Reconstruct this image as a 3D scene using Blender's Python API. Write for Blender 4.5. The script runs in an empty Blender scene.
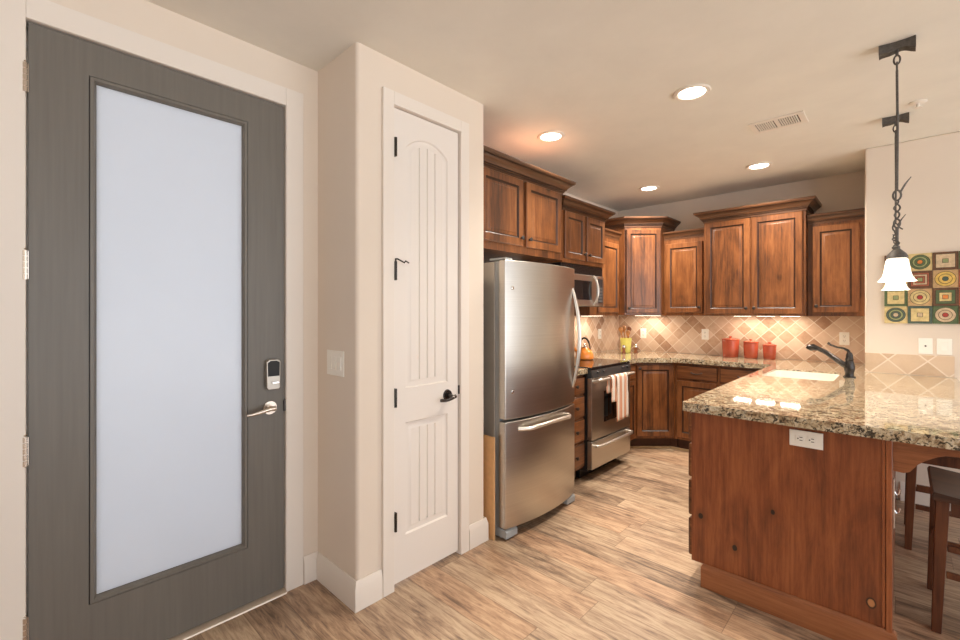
import bpy, bmesh, math, random
from mathutils import Vector, Matrix
random.seed(7)
C = bpy.context.scene
COL = C.collection
PI = math.pi

# ------------------------------------------------------------------ camera
cam_d = bpy.data.cameras.new('camera')
cam = bpy.data.objects.new('camera', cam_d)
COL.objects.link(cam)
cam.location = (0, 0, 1.40)
cam.rotation_euler = (PI / 2, 0, math.radians(43.42))
cam_d.sensor_fit = 'HORIZONTAL'
cam_d.sensor_width = 36
cam_d.lens = 444.0 / 960 * 36
cam_d.shift_y = -7.0 / 960
cam_d.clip_start = 0.02
C.camera = cam

# ------------------------------------------------------------------ world, exposure
W = bpy.data.worlds.new('world')
C.world = W
W.use_nodes = True
wb = W.node_tree.nodes['Background']
wn = W.node_tree
wtc = wn.nodes.new('ShaderNodeTexCoord')
wsep = wn.nodes.new('ShaderNodeSeparateXYZ')
wn.links.new(wtc.outputs['Generated'], wsep.inputs[0])
wmr = wn.nodes.new('ShaderNodeMapRange')
wmr.inputs[1].default_value = -0.12
wmr.inputs[2].default_value = 0.10
wn.links.new(wsep.outputs[2], wmr.inputs[0])
wmx = wn.nodes.new('ShaderNodeMix')
wmx.data_type = 'RGBA'
wmx.inputs[6].default_value = (2.75, 2.80, 2.85, 1)   # lower half of the world, brightened to light the ceiling from below
wmx.inputs[7].default_value = (1.36, 1.42, 1.52, 1)  # pale sky
wn.links.new(wmr.outputs[0], wmx.inputs[0])
wn.links.new(wmx.outputs[2], wb.inputs[0])
wb.inputs[1].default_value = 1.0
C.view_settings.view_transform = 'Standard'
C.view_settings.look = 'None'
C.view_settings.gamma = 1
C.view_settings.exposure = 0.45
C.cycles.use_denoising = True
C.cycles.max_bounces = 10
C.cycles.diffuse_bounces = 6


def area_light(name, loc, rot, size, energy, col, size_y=None, shape='DISK', spread=PI):
    d = bpy.data.lights.new(name, 'AREA')
    d.shape = shape
    d.size = size
    if size_y:
        d.size_y = size_y
    d.energy = energy
    d.color = col
    d.spread = spread
    o = bpy.data.objects.new(name, d)
    o.location = loc
    o.rotation_euler = rot
    COL.objects.link(o)
    return o


WARM = (1.0, 0.89, 0.76)
TUNG = (1.0, 0.85, 0.69)
CEIL = 2.68
LIGHTS = [(-0.876, 2.712), (-1.834, 2.685), (-1.868, 4.49), (-0.89, 4.463)]
for lx, ly in LIGHTS:
    area_light('downlight_lamp', (lx, ly, CEIL - 0.012), (0, 0, 0), 0.13, 15, WARM, spread=math.radians(130))
for k in range(3):
    area_light('under_cabinet_lamp', (-1.16 + k * 0.20, 5.095, 1.3655), (0, 0, 0), 0.15, 0.9, TUNG, 0.03, 'RECTANGLE')
area_light('under_cabinet_lamp', (-2.135, 5.095, 1.3655), (0, 0, 0), 0.29, 1.6, TUNG, 0.03, 'RECTANGLE')
area_light('under_cabinet_lamp', (-2.42, 4.325, 1.3655), (0, 0, 0), 0.03, 1.6, TUNG, 0.40, 'RECTANGLE')


# ------------------------------------------------------------------ node helpers
def new_mat(name):
    m = bpy.data.materials.new(name)
    m.use_nodes = True
    nt = m.node_tree
    b = nt.nodes['Principled BSDF']
    return m, nt, b


def val(nt, sock, v):
    if isinstance(v, bpy.types.NodeSocket):
        nt.links.new(v, sock)
    else:
        sock.default_value = v


def M_(nt, op, a, b=0.0, c=None):
    n = nt.nodes.new('ShaderNodeMath')
    n.operation = op
    val(nt, n.inputs[0], a)
    val(nt, n.inputs[1], b)
    if c is not None:
        val(nt, n.inputs[2], c)
    return n.outputs[0]


def comb(nt, x, y, z):
    n = nt.nodes.new('ShaderNodeCombineXYZ')
    val(nt, n.inputs[0], x); val(nt, n.inputs[1], y); val(nt, n.inputs[2], z)
    return n.outputs[0]


def pos(nt):
    g = nt.nodes.new('ShaderNodeNewGeometry')
    s = nt.nodes.new('ShaderNodeSeparateXYZ')
    nt.links.new(g.outputs['Position'], s.inputs[0])
    return s.outputs


def noise(nt, vec, scale, detail=4, rough=0.55, dist=0.0, out='Fac'):
    n = nt.nodes.new('ShaderNodeTexNoise')
    nt.links.new(vec, n.inputs['Vector'])
    n.inputs['Scale'].default_value = scale
    n.inputs['Detail'].default_value = detail
    n.inputs['Roughness'].default_value = rough
    n.inputs['Distortion'].default_value = dist
    return n.outputs[out]


def voro(nt, vec, scale, out='Distance', feature='F1'):
    n = nt.nodes.new('ShaderNodeTexVoronoi')
    n.feature = feature
    nt.links.new(vec, n.inputs['Vector'])
    n.inputs['Scale'].default_value = scale
    return n.outputs[out]


def white(nt, vec):
    n = nt.nodes.new('ShaderNodeTexWhiteNoise')
    n.noise_dimensions = '3D'
    nt.links.new(vec, n.inputs['Vector'])
    return n.outputs['Value']


def ramp(nt, fac, stops):
    n = nt.nodes.new('ShaderNodeValToRGB')
    nt.links.new(fac, n.inputs[0])
    e = n.color_ramp.elements
    while len(e) < len(stops):
        e.new(0.5)
    for i, (p, c) in enumerate(stops):
        e[i].position = p
        e[i].color = (*c, 1) if len(c) == 3 else c
    return n.outputs[0]


def fstep(nt, fac, a, b):
    n = nt.nodes.new('ShaderNodeMapRange')
    n.clamp = True
    nt.links.new(fac, n.inputs[0])
    n.inputs[1].default_value = a
    n.inputs[2].default_value = b
    return n.outputs[0]


def mix(nt, fac, a, b, mode='MIX'):
    n = nt.nodes.new('ShaderNodeMix')
    n.data_type = 'RGBA'
    n.blend_type = mode
    val(nt, n.inputs[0], fac)
    A, B = n.inputs[6], n.inputs[7]
    if isinstance(a, tuple): a = (*a, 1)
    if isinstance(b, tuple): b = (*b, 1)
    val(nt, A, a); val(nt, B, b)
    return n.outputs[2]


def bump(nt, b, height, strength, dist=0.002):
    n = nt.nodes.new('ShaderNodeBump')
    n.inputs['Strength'].default_value = strength
    n.inputs['Distance'].default_value = dist
    nt.links.new(height, n.inputs['Height'])
    nt.links.new(n.outputs[0], b.inputs['Normal'])


def gvec(nt):
    return nt.nodes.new('ShaderNodeNewGeometry').outputs['Position']


def simple(name, col, rough=0.5, metal=0.0, var=0.04, scale=12, bmp=0.0, coat=0.0):
    m, nt, b = new_mat(name)
    v = gvec(nt)
    f = noise(nt, v, scale)
    lo = tuple(max(0, c * (1 - var)) for c in col)
    hi = tuple(min(1, c * (1 + var)) for c in col)
    nt.links.new(ramp(nt, f, [(0.3, lo), (0.7, hi)]), b.inputs['Base Color'])
    b.inputs['Roughness'].default_value = rough
    b.inputs['Metallic'].default_value = metal
    b.inputs['Coat Weight'].default_value = coat
    if bmp:
        bump(nt, b, noise(nt, v, scale * 3), bmp)
    return m


MT = {}
MT['paint'] = simple('wall_paint', (0.76, 0.665, 0.565), 0.75, var=0.012, scale=3, bmp=0.06)
MT['ceiling'] = simple('ceiling_paint', (0.80, 0.770, 0.70), 0.85, var=0.03, scale=4, bmp=0.25)
MT['trim'] = simple('trim_paint', (0.80, 0.735, 0.665), 0.42, var=0.01, scale=2)
MT['closet_white'] = simple('closet_door_paint', (0.80, 0.745, 0.69), 0.40, var=0.01, scale=2)
MT['white_plastic'] = simple('white_plastic', (0.90, 0.87, 0.80), 0.35, var=0.01)
MT['black'] = simple('black_plastic', (0.012, 0.012, 0.013), 0.3, var=0.1)
MT['black_gloss'] = simple('black_glass', (0.010, 0.010, 0.011), 0.04, var=0.1)
MT['darkgrey'] = simple('dark_grey_panel', (0.028, 0.030, 0.033), 0.3, var=0.05)
MT['darkgrey_key'] = simple('dark_key', (0.14, 0.14, 0.14), 0.4, var=0.05)
MT['screen_black'] = simple('screen_black', (0.008, 0.008, 0.009), 0.55, var=0.1)
MT['bronze'] = simple('oiled_bronze', (0.060, 0.053, 0.050), 0.24, metal=0.8, var=0.25, scale=60)
MT['iron'] = simple('wrought_iron', (0.10, 0.090, 0.080), 0.55, metal=0.35, var=0.3, scale=70, bmp=0.4)
MT['nickel'] = simple('satin_nickel', (0.74, 0.66, 0.58), 0.22, metal=1.0, var=0.02)
MT['brushed_knob'] = simple('dark_knob', (0.06, 0.05, 0.045), 0.35, metal=0.6, var=0.1)
MT['satin'] = simple('satin_handle', (0.80, 0.77, 0.72), 0.30, metal=0.9, var=0.02)
MT['chrome'] = simple('chrome', (0.80, 0.80, 0.80), 0.12, metal=1.0, var=0.01)
MT['greyplastic'] = simple('grey_plastic', (0.36, 0.38, 0.39), 0.4, var=0.03)
MT['cardboard'] = simple('cardboard', (0.72, 0.43, 0.20), 0.8, var=0.06, scale=30)
MT['porcelain'] = simple('white_porcelain', (0.88, 0.84, 0.76), 0.12, var=0.01)
MT['red_ceramic'] = simple('red_ceramic', (0.46, 0.085, 0.042), 0.22, var=0.10, scale=18, coat=0.3)
MT['orange_enamel'] = simple('orange_enamel', (0.86, 0.27, 0.045), 0.15, var=0.05, coat=0.4)
MT['lime'] = simple('lime_glaze', (0.72, 0.68, 0.17), 0.25, var=0.08, scale=20, coat=0.3)
MT['spoonwood'] = simple('spoon_wood', (0.52, 0.24, 0.08), 0.55, var=0.2, scale=25)
MT['spoondark'] = simple('dark_spoon_wood', (0.26, 0.09, 0.035), 0.5, var=0.2, scale=25)
MT['threshold'] = simple('threshold_metal', (0.62, 0.52, 0.42), 0.3, metal=0.6, var=0.05)
MT['slot'] = simple('dark_slot', (0.03, 0.025, 0.02), 0.6, var=0.1)
MT['vent_white'] = simple('vent_white', (0.80, 0.74, 0.66), 0.5, var=0.01)
MT['vent_dark'] = simple('vent_duct', (0.10, 0.075, 0.055), 0.9, var=0.1)


def steel(name, col, rough):
    m, nt, b = new_mat(name)
    p = pos(nt)
    v = comb(nt, M_(nt, 'MULTIPLY', p[0], 2.0), M_(nt, 'MULTIPLY', p[1], 2.0), M_(nt, 'MULTIPLY', p[2], 260.0))
    f = noise(nt, v, 1.0, 3)
    nt.links.new(ramp(nt, f, [(0.3, tuple(c * .94 for c in col)), (0.7, tuple(c * 1.04 for c in col))]), b.inputs['Base Color'])
    b.inputs['Metallic'].default_value = 1.0
    r = M_(nt, 'MULTIPLY_ADD', f, 0.10, rough - 0.05)
    nt.links.new(r, b.inputs['Roughness'])
    b.inputs['Anisotropic'].default_value = 0.35
    return m


MT['steel'] = steel('brushed_steel', (0.56, 0.535, 0.495), 0.30)
MT['steel_side'] = simple('fridge_side_grey', (0.42, 0.385, 0.335), 0.4, metal=0.35, var=0.05)


def wood(name, dark, mid, light, axis='z', knots=0.0, rough=0.36, seed=0.0, coat=0.25, spots=()):
    m, nt, b = new_mat(name)
    p = pos(nt)
    oi = nt.nodes.new('ShaderNodeObjectInfo')
    rnd = M_(nt, 'MULTIPLY', oi.outputs['Random'], 40.0)
    sx, sy, sz = {'z': (26, 26, 1.6), 'x': (1.6, 26, 30), 'y': (26, 1.6, 30), 'h': (2.0, 2.0, 34)}[axis]
    vx = M_(nt, 'MULTIPLY_ADD', p[0], sx, rnd)
    vy = M_(nt, 'MULTIPLY_ADD', p[1], sy, seed)
    vz = M_(nt, 'MULTIPLY', p[2], sz)
    v = comb(nt, vx, vy, vz)
    big = comb(nt, M_(nt, 'MULTIPLY_ADD', p[0], sx / 5.0, rnd), M_(nt, 'MULTIPLY', p[1], sy / 5.0), M_(nt, 'MULTIPLY', p[2], sz / 2.0 + 1.0))
    g = noise(nt, v, 2.2, 10, 0.72, 0.3)
    bg = noise(nt, big, 1.0, 5, 0.6, 1.4)
    f = M_(nt, 'ADD', M_(nt, 'MULTIPLY', g, 0.60), M_(nt, 'MULTIPLY', bg, 0.42))
    f = M_(nt, 'ADD', f, M_(nt, 'MULTIPLY_ADD', oi.outputs['Random'], 0.08, -0.05))
    if axis == 'z':
        bd = white(nt, comb(nt, M_(nt, 'FLOOR', M_(nt, 'DIVIDE', M_(nt, 'ADD', M_(nt, 'ADD', p[0], p[1]), rnd), 0.085)), rnd, 1.0))
        f = M_(nt, 'ADD', f, M_(nt, 'MULTIPLY_ADD', bd, 0.14, -0.07))
    col = ramp(nt, f, [(0.34, dark), (0.49, mid), (0.66, light)])
    if knots:
        kp = comb(nt, M_(nt, 'MULTIPLY_ADD', p[0], 1.0, rnd), p[1], M_(nt, 'MULTIPLY', p[2], 0.75))
        kv = nt.nodes.new('ShaderNodeTexVoronoi')
        nt.links.new(kp, kv.inputs['Vector'])
        kv.inputs['Scale'].default_value = knots
        kd = M_(nt, 'ADD', kv.outputs['Distance'], M_(nt, 'MULTIPLY_ADD', bg, 0.12, -0.06))
        k1 = fstep(nt, kd, 0.075, 0.035)
        col = mix(nt, M_(nt, 'MULTIPLY', k1, 0.75), col, tuple(c * 0.28 for c in dark))
    for kx, kz, kr, hollow in spots:
        ddx = M_(nt, 'ADD', M_(nt, 'SUBTRACT', p[0], kx), M_(nt, 'MULTIPLY_ADD', bg, 0.03, -0.015))
        ddz = M_(nt, 'MULTIPLY', M_(nt, 'SUBTRACT', p[2], kz), 0.7)
        dd = M_(nt, 'SQRT', M_(nt, 'ADD', M_(nt, 'MULTIPLY', ddx, ddx), M_(nt, 'MULTIPLY', ddz, ddz)))
        halo = fstep(nt, dd, kr * 3.2, kr * 0.6)
        col = mix(nt, M_(nt, 'MULTIPLY', halo, 0.45), col, dark)
        col = mix(nt, fstep(nt, dd, kr * 1.05, kr * 0.8), col, (0.022, 0.009, 0.005))
        if hollow:
            col = mix(nt, fstep(nt, dd, kr * 0.75, kr * 0.55), col, (0.50, 0.22, 0.085))
    nt.links.new(col, b.inputs['Base Color'])
    b.inputs['Roughness'].default_value = rough
    b.inputs['Coat Weight'].default_value = coat
    b.inputs['Coat Roughness'].default_value = 0.22
    bump(nt, b, g, 0.12, 0.001)
    return m


AD, AM, AL = (0.066, 0.024, 0.0095), (0.182, 0.063, 0.0195), (0.31, 0.121, 0.040)
MT['alder'] = wood('knotty_alder', AD, AM, AL, 'z', knots=2.2)
MT['alder_h'] = wood('knotty_alder_horizontal', AD, AM, AL, 'h')
MT['alder_crown'] = wood('crown_alder', (0.045, 0.019, 0.009), (0.105, 0.043, 0.018), (0.17, 0.075, 0.032), 'h')
MT['peninsula'] = wood('peninsula_alder', (0.090, 0.022, 0.0075), (0.225, 0.060, 0.018), (0.36, 0.112, 0.036), 'z', rough=0.4, spots=[(-0.744, 0.356, 0.011, 0), (-0.434, 0.472, 0.009, 0), (-0.588, 0.248, 0.011, 0), (-0.087, 0.203, 0.017, 1)])
MT['peninsula_h'] = wood('peninsula_alder_base', (0.15, 0.045, 0.017), (0.29, 0.10, 0.036), (0.40, 0.155, 0.062), 'h', rough=0.35)
MT['stool'] = wood('stool_wood', (0.05, 0.014, 0.006), (0.115, 0.034, 0.012), (0.18, 0.060, 0.021), 'z', rough=0.42, coat=0.1)
MT['stool_seat'] = wood('stool_seat_wood', (0.025, 0.010, 0.007), (0.055, 0.022, 0.013), (0.10, 0.038, 0.018), 'x', rough=0.4, coat=0.05)
MT['glaze'] = simple('dark_glaze', (0.038, 0.014, 0.007), 0.4, var=0.3, scale=40)
MT['kick'] = simple('toe_kick_wood', (0.07, 0.024, 0.011), 0.5, var=0.2, scale=20)
MT['shoe'] = simple('light_shoe_moulding', (0.42, 0.28, 0.15), 0.5, var=0.2, scale=20)


def mat_doorgrey():
    m, nt, b = new_mat('grey_stained_door')
    p = pos(nt)
    v = comb(nt, M_(nt, 'MULTIPLY', p[0], 40), M_(nt, 'MULTIPLY', p[1], 60), M_(nt, 'MULTIPLY', p[2], 2.5))
    f = noise(nt, v, 1.0, 6)
    nt.links.new(ramp(nt, f, [(0.3, (0.142, 0.129, 0.111)), (0.7, (0.166, 0.152, 0.131))]), b.inputs['Base Color'])
    b.inputs['Roughness'].default_value = 0.42
    bump(nt, b, f, 0.1, 0.001)
    return m


MT['door_grey'] = mat_doorgrey()


def mat_frost():
    m, nt, b = new_mat('frosted_glass')
    out = nt.nodes['Material Output']
    tr = nt.nodes.new('ShaderNodeBsdfTranslucent')
    df = nt.nodes.new('ShaderNodeBsdfDiffuse')
    gl = nt.nodes.new('ShaderNodeBsdfGlossy')
    gl.inputs['Roughness'].default_value = 0.28
    tr.inputs[0].default_value = (0.84, 0.88, 0.95, 1)
    f = noise(nt, gvec(nt), 3.0)
    nt.links.new(ramp(nt, f, [(0.3, (0.68, 0.67, 0.65)), (0.7, (0.72, 0.71, 0.69))]), df.inputs[0])
    m1 = nt.nodes.new('ShaderNodeMixShader'); m1.inputs[0].default_value = 0.45
    nt.links.new(tr.outputs[0], m1.inputs[1]); nt.links.new(df.outputs[0], m1.inputs[2])
    fr = nt.nodes.new('ShaderNodeFresnel'); fr.inputs[0].default_value = 1.5
    m2 = nt.nodes.new('ShaderNodeMixShader')
    nt.links.new(fr.outputs[0], m2.inputs[0])
    nt.links.new(m1.outputs[0], m2.inputs[1]); nt.links.new(gl.outputs[0], m2.inputs[2])
    nt.links.new(m2.outputs[0], out.inputs[0])
    return m


MT['frost'] = mat_frost()


def mat_emit(name, col, strength):
    m, nt, b = new_mat(name)
    b.inputs['Base Color'].default_value = (0.9, 0.88, 0.85, 1)
    b.inputs['Emission Color'].default_value = (*col, 1)
    f = noise(nt, gvec(nt), 8.0)
    nt.links.new(M_(nt, 'MULTIPLY_ADD', f, strength * 0.1, strength * 0.95), b.inputs['Emission Strength'])
    return m


MT['lens'] = mat_emit('lit_lamp_lens', (1.0, 0.93, 0.82), 6.0)
MT['strip'] = mat_emit('lit_light_bar', (1.0, 0.86, 0.66), 5.0)
MT['shade_glass'] = mat_emit('lit_milk_glass', (1.0, 0.86, 0.66), 0.95)


def mat_floor():
    m, nt, b = new_mat('plank_floor')
    p = pos(nt)
    PW = 0.174
    ry = M_(nt, 'DIVIDE', M_(nt, 'ADD', p[1], 10 * PW - 1.9608 + PW * 2), PW)
    row = M_(nt, 'FLOOR', ry)
    fy = M_(nt, 'FRACT', ry)
    off = M_(nt, 'MULTIPLY', white(nt, comb(nt, row, 3.0, 1.0)), 1.2)
    rx = M_(nt, 'DIVIDE', M_(nt, 'ADD', M_(nt, 'ADD', p[0], 20.0), off), 1.22)
    cx = M_(nt, 'FLOOR', rx)
    fx = M_(nt, 'FRACT', rx)
    rnd = white(nt, comb(nt, cx, row, 5.0))
    rnd2 = white(nt, comb(nt, cx, row, 9.0))
    ox = M_(nt, 'MULTIPLY', rnd, 60.0)
    v = comb(nt, M_(nt, 'MULTIPLY_ADD', p[0], 4.5, ox), M_(nt, 'MULTIPLY_ADD', p[1], 40.0, ox), rnd)
    v2 = comb(nt, M_(nt, 'MULTIPLY_ADD', p[0], 1.6, ox), M_(nt, 'MULTIPLY_ADD', p[1], 7.0, ox), rnd)
    v3 = comb(nt, M_(nt, 'MULTIPLY_ADD', p[0], 14.0, ox), M_(nt, 'MULTIPLY_ADD', p[1], 110.0, ox), rnd)
    g = noise(nt, v, 1.0, 10, 0.72, 0.8)
    bg = noise(nt, v2, 1.0, 5, 0.6, 1.5)
    fine = noise(nt, v3, 1.0, 3)
    f = M_(nt, 'ADD', M_(nt, 'MULTIPLY', g, 0.70), M_(nt, 'MULTIPLY', bg, 0.30))
    f = M_(nt, 'ADD', f, M_(nt, 'MULTIPLY_ADD', fine, 0.14, -0.07))
    f = M_(nt, 'ADD', f, M_(nt, 'MULTIPLY_ADD', rnd2, 0.09, -0.045))
    col = ramp(nt, f, [(0.36, (0.13, 0.088, 0.06)), (0.44, (0.28, 0.185, 0.125)), (0.51, (0.43, 0.30, 0.20)), (0.60, (0.57, 0.43, 0.295))])
    tint = ramp(nt, rnd, [(0.0, (1.0, 0.90, 0.84)), (0.5, (1.0, 1.0, 1.0)), (1.0, (0.86, 0.86, 0.84))])
    col = mix(nt, 1.0, col, tint, 'MULTIPLY')
    # dark rustic streaks and knots
    st = noise(nt, comb(nt, M_(nt, 'MULTIPLY_ADD', p[0], 4.0, ox), M_(nt, 'MULTIPLY_ADD', p[1], 20.0, ox), 2.0), 1.0, 9, 0.78, 1.2)
    s1 = fstep(nt, st, 0.58, 0.68)
    col = mix(nt, M_(nt, 'MULTIPLY', s1, 0.50), col, (0.14, 0.10, 0.075))
    kv = nt.nodes.new('ShaderNodeTexVoronoi')
    nt.links.new(comb(nt, M_(nt, 'MULTIPLY_ADD', p[0], 2.2, ox), M_(nt, 'MULTIPLY_ADD', p[1], 5.0, ox), 1.0), kv.inputs['Vector'])
    kv.inputs['Scale'].default_value = 1.0
    kd = M_(nt, 'ADD', kv.outputs['Distance'], M_(nt, 'MULTIPLY_ADD', st, 0.3, -0.15))
    col = mix(nt, M_(nt, 'MULTIPLY', fstep(nt, kd, 0.13, 0.05), 0.7), col, (0.10, 0.062, 0.04))
    e = M_(nt, 'MINIMUM', M_(nt, 'MULTIPLY', M_(nt, 'MINIMUM', fy, M_(nt, 'SUBTRACT', 1.0, fy)), PW),
           M_(nt, 'MULTIPLY', M_(nt, 'MINIMUM', fx, M_(nt, 'SUBTRACT', 1.0, fx)), 1.22))
    seam = fstep(nt, e, 0.0022, 0.0006)
    col = mix(nt, M_(nt, 'MULTIPLY', seam, 0.7), col, (0.12, 0.065, 0.035))
    nt.links.new(col, b.inputs['Base Color'])
    nt.links.new(M_(nt, 'MULTIPLY_ADD', g, 0.15, 0.30), b.inputs['Roughness'])
    h = M_(nt, 'SUBTRACT', M_(nt, 'MULTIPLY', g, 0.4), seam)
    bump(nt, b, h, 0.25, 0.002)
    return m


MT['floor'] = mat_floor()


def mat_granite():
    m, nt, b = new_mat('speckled_granite')
    v = gvec(nt)
    a = noise(nt, v, 34, 6, 0.7, 1.0)
    s = noise(nt, v, 95, 5, 0.7, 0.5)
    d = noise(nt, v, 62, 5, 0.68, 1.2)
    d2 = noise(nt, v, 17, 3, 0.6, 0.5)
    base = ramp(nt, a, [(0.33, (0.13, 0.080, 0.048)), (0.42, (0.36, 0.25, 0.145)), (0.50, (0.56, 0.45, 0.29)), (0.60, (0.68, 0.60, 0.44)), (0.72, (0.74, 0.69, 0.58))])
    gr = fstep(nt, s, 0.53, 0.62)
    base = mix(nt, M_(nt, 'MULTIPLY', gr, 0.55), base, (0.27, 0.21, 0.15))
    dk = fstep(nt, M_(nt, 'ADD', d, M_(nt, 'MULTIPLY_ADD', d2, 0.35, -0.175)), 0.525, 0.565)
    base = mix(nt, M_(nt, 'MULTIPLY', dk, 0.93), base, (0.022, 0.017, 0.014))
    nt.links.new(base, b.inputs['Base Color'])
    b.inputs['Roughness'].default_value = 0.055
    b.inputs['IOR'].default_value = 1.62
    b.inputs['Coat Weight'].default_value = 0.5
    b.inputs['Coat Roughness'].default_value = 0.03
    return m


MT['granite'] = mat_granite()


def mat_tile(z_border, s=0.1035, pale=False):
    m, nt, b = new_mat('travertine_tile')
    p = pos(nt)
    u = M_(nt, 'ADD', M_(nt, 'ADD', p[0], p[1]), 20.0)
    r2 = math.sqrt(2)
    zz = M_(nt, 'SUBTRACT', p[2], z_border)
    a = M_(nt, 'DIVIDE', M_(nt, 'ADD', u, zz), s * r2)
    c = M_(nt, 'DIVIDE', M_(nt, 'SUBTRACT', u, zz), s * r2)
    ia, ic = M_(nt, 'FLOOR', a), M_(nt, 'FLOOR', c)
    fa, fc = M_(nt, 'FRACT', a), M_(nt, 'FRACT', c)
    e = M_(nt, 'MINIMUM', M_(nt, 'MINIMUM', fa, M_(nt, 'SUBTRACT', 1.0, fa)), M_(nt, 'MINIMUM', fc, M_(nt, 'SUBTRACT', 1.0, fc)))
    below = M_(nt, 'LESS_THAN', p[2], z_border)
    eb = M_(nt, 'MINIMUM', M_(nt, 'DIVIDE', M_(nt, 'ABSOLUTE', zz), s), 1.0)
    fb = M_(nt, 'FRACT', M_(nt, 'DIVIDE', u, 0.30))
    e2 = M_(nt, 'MULTIPLY', M_(nt, 'MINIMUM', fb, M_(nt, 'SUBTRACT', 1.0, fb)), 2.0)
    edge = M_(nt, 'MINIMUM', eb, M_(nt, 'ADD', M_(nt, 'MULTIPLY', e, M_(nt, 'SUBTRACT', 1.0, below)), M_(nt, 'MULTIPLY', e2, below)))
    rnd = white(nt, comb(nt, M_(nt, 'MULTIPLY', ia, M_(nt, 'SUBTRACT', 1.0, below)), M_(nt, 'MULTIPLY', ic, M_(nt, 'SUBTRACT', 1.0, below)), 2.0))
    n = noise(nt, gvec(nt), 22, 6, 0.6, 0.6)
    f = M_(nt, 'ADD', M_(nt, 'MULTIPLY', rnd, 0.62), M_(nt, 'MULTIPLY', n, 0.38))
    f = M_(nt, 'SUBTRACT', f, M_(nt, 'MULTIPLY', below, M_(nt, 'MULTIPLY', rnd, 0.5)))
    col = ramp(nt, f, [(0.15, (0.72, 0.55, 0.42)), (0.50, (0.63, 0.45, 0.325)), (0.68, (0.50, 0.32, 0.21)), (0.82, (0.37, 0.205, 0.125))])
    if pale: col = mix(nt, 0.55, col, (0.62, 0.49, 0.34))
    g = fstep(nt, edge, 0.036, 0.020)
    col = mix(nt, M_(nt, 'MULTIPLY', g, 0.85), col, (0.80, 0.69, 0.57))
    nt.links.new(col, b.inputs['Base Color'])
    b.inputs['Roughness'].default_value = 0.5
    bump(nt, b, M_(nt, 'SUBTRACT', M_(nt, 'MULTIPLY', n, 0.3), g), 0.3, 0.002)
    return m


MT['tile'] = mat_tile(0.9425)
MT['tile_pale'] = mat_tile(0.9425, 0.150, True)


def mat_towel():
    m, nt, b = new_mat('striped_towel')
    p = pos(nt)
    f = M_(nt, 'FRACT', M_(nt, 'DIVIDE', M_(nt, 'ADD', p[1], 0.03), 0.088))
    W_, O_, P_ = (0.84, 0.78, 0.70), (0.66, 0.20, 0.07), (0.80, 0.50, 0.36)
    col = ramp(nt, f, [(0.0, W_), (0.40, W_), (0.44, O_), (0.54, O_), (0.57, P_), (0.74, P_), (0.78, O_), (0.84, O_), (0.88, W_)])
    nt.links.new(col, b.inputs['Base Color'])
    b.inputs['Roughness'].default_value = 0.9
    bump(nt, b, noise(nt, gvec(nt), 400), 0.4, 0.001)
    return m


MT['towel'] = mat_towel()


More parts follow.
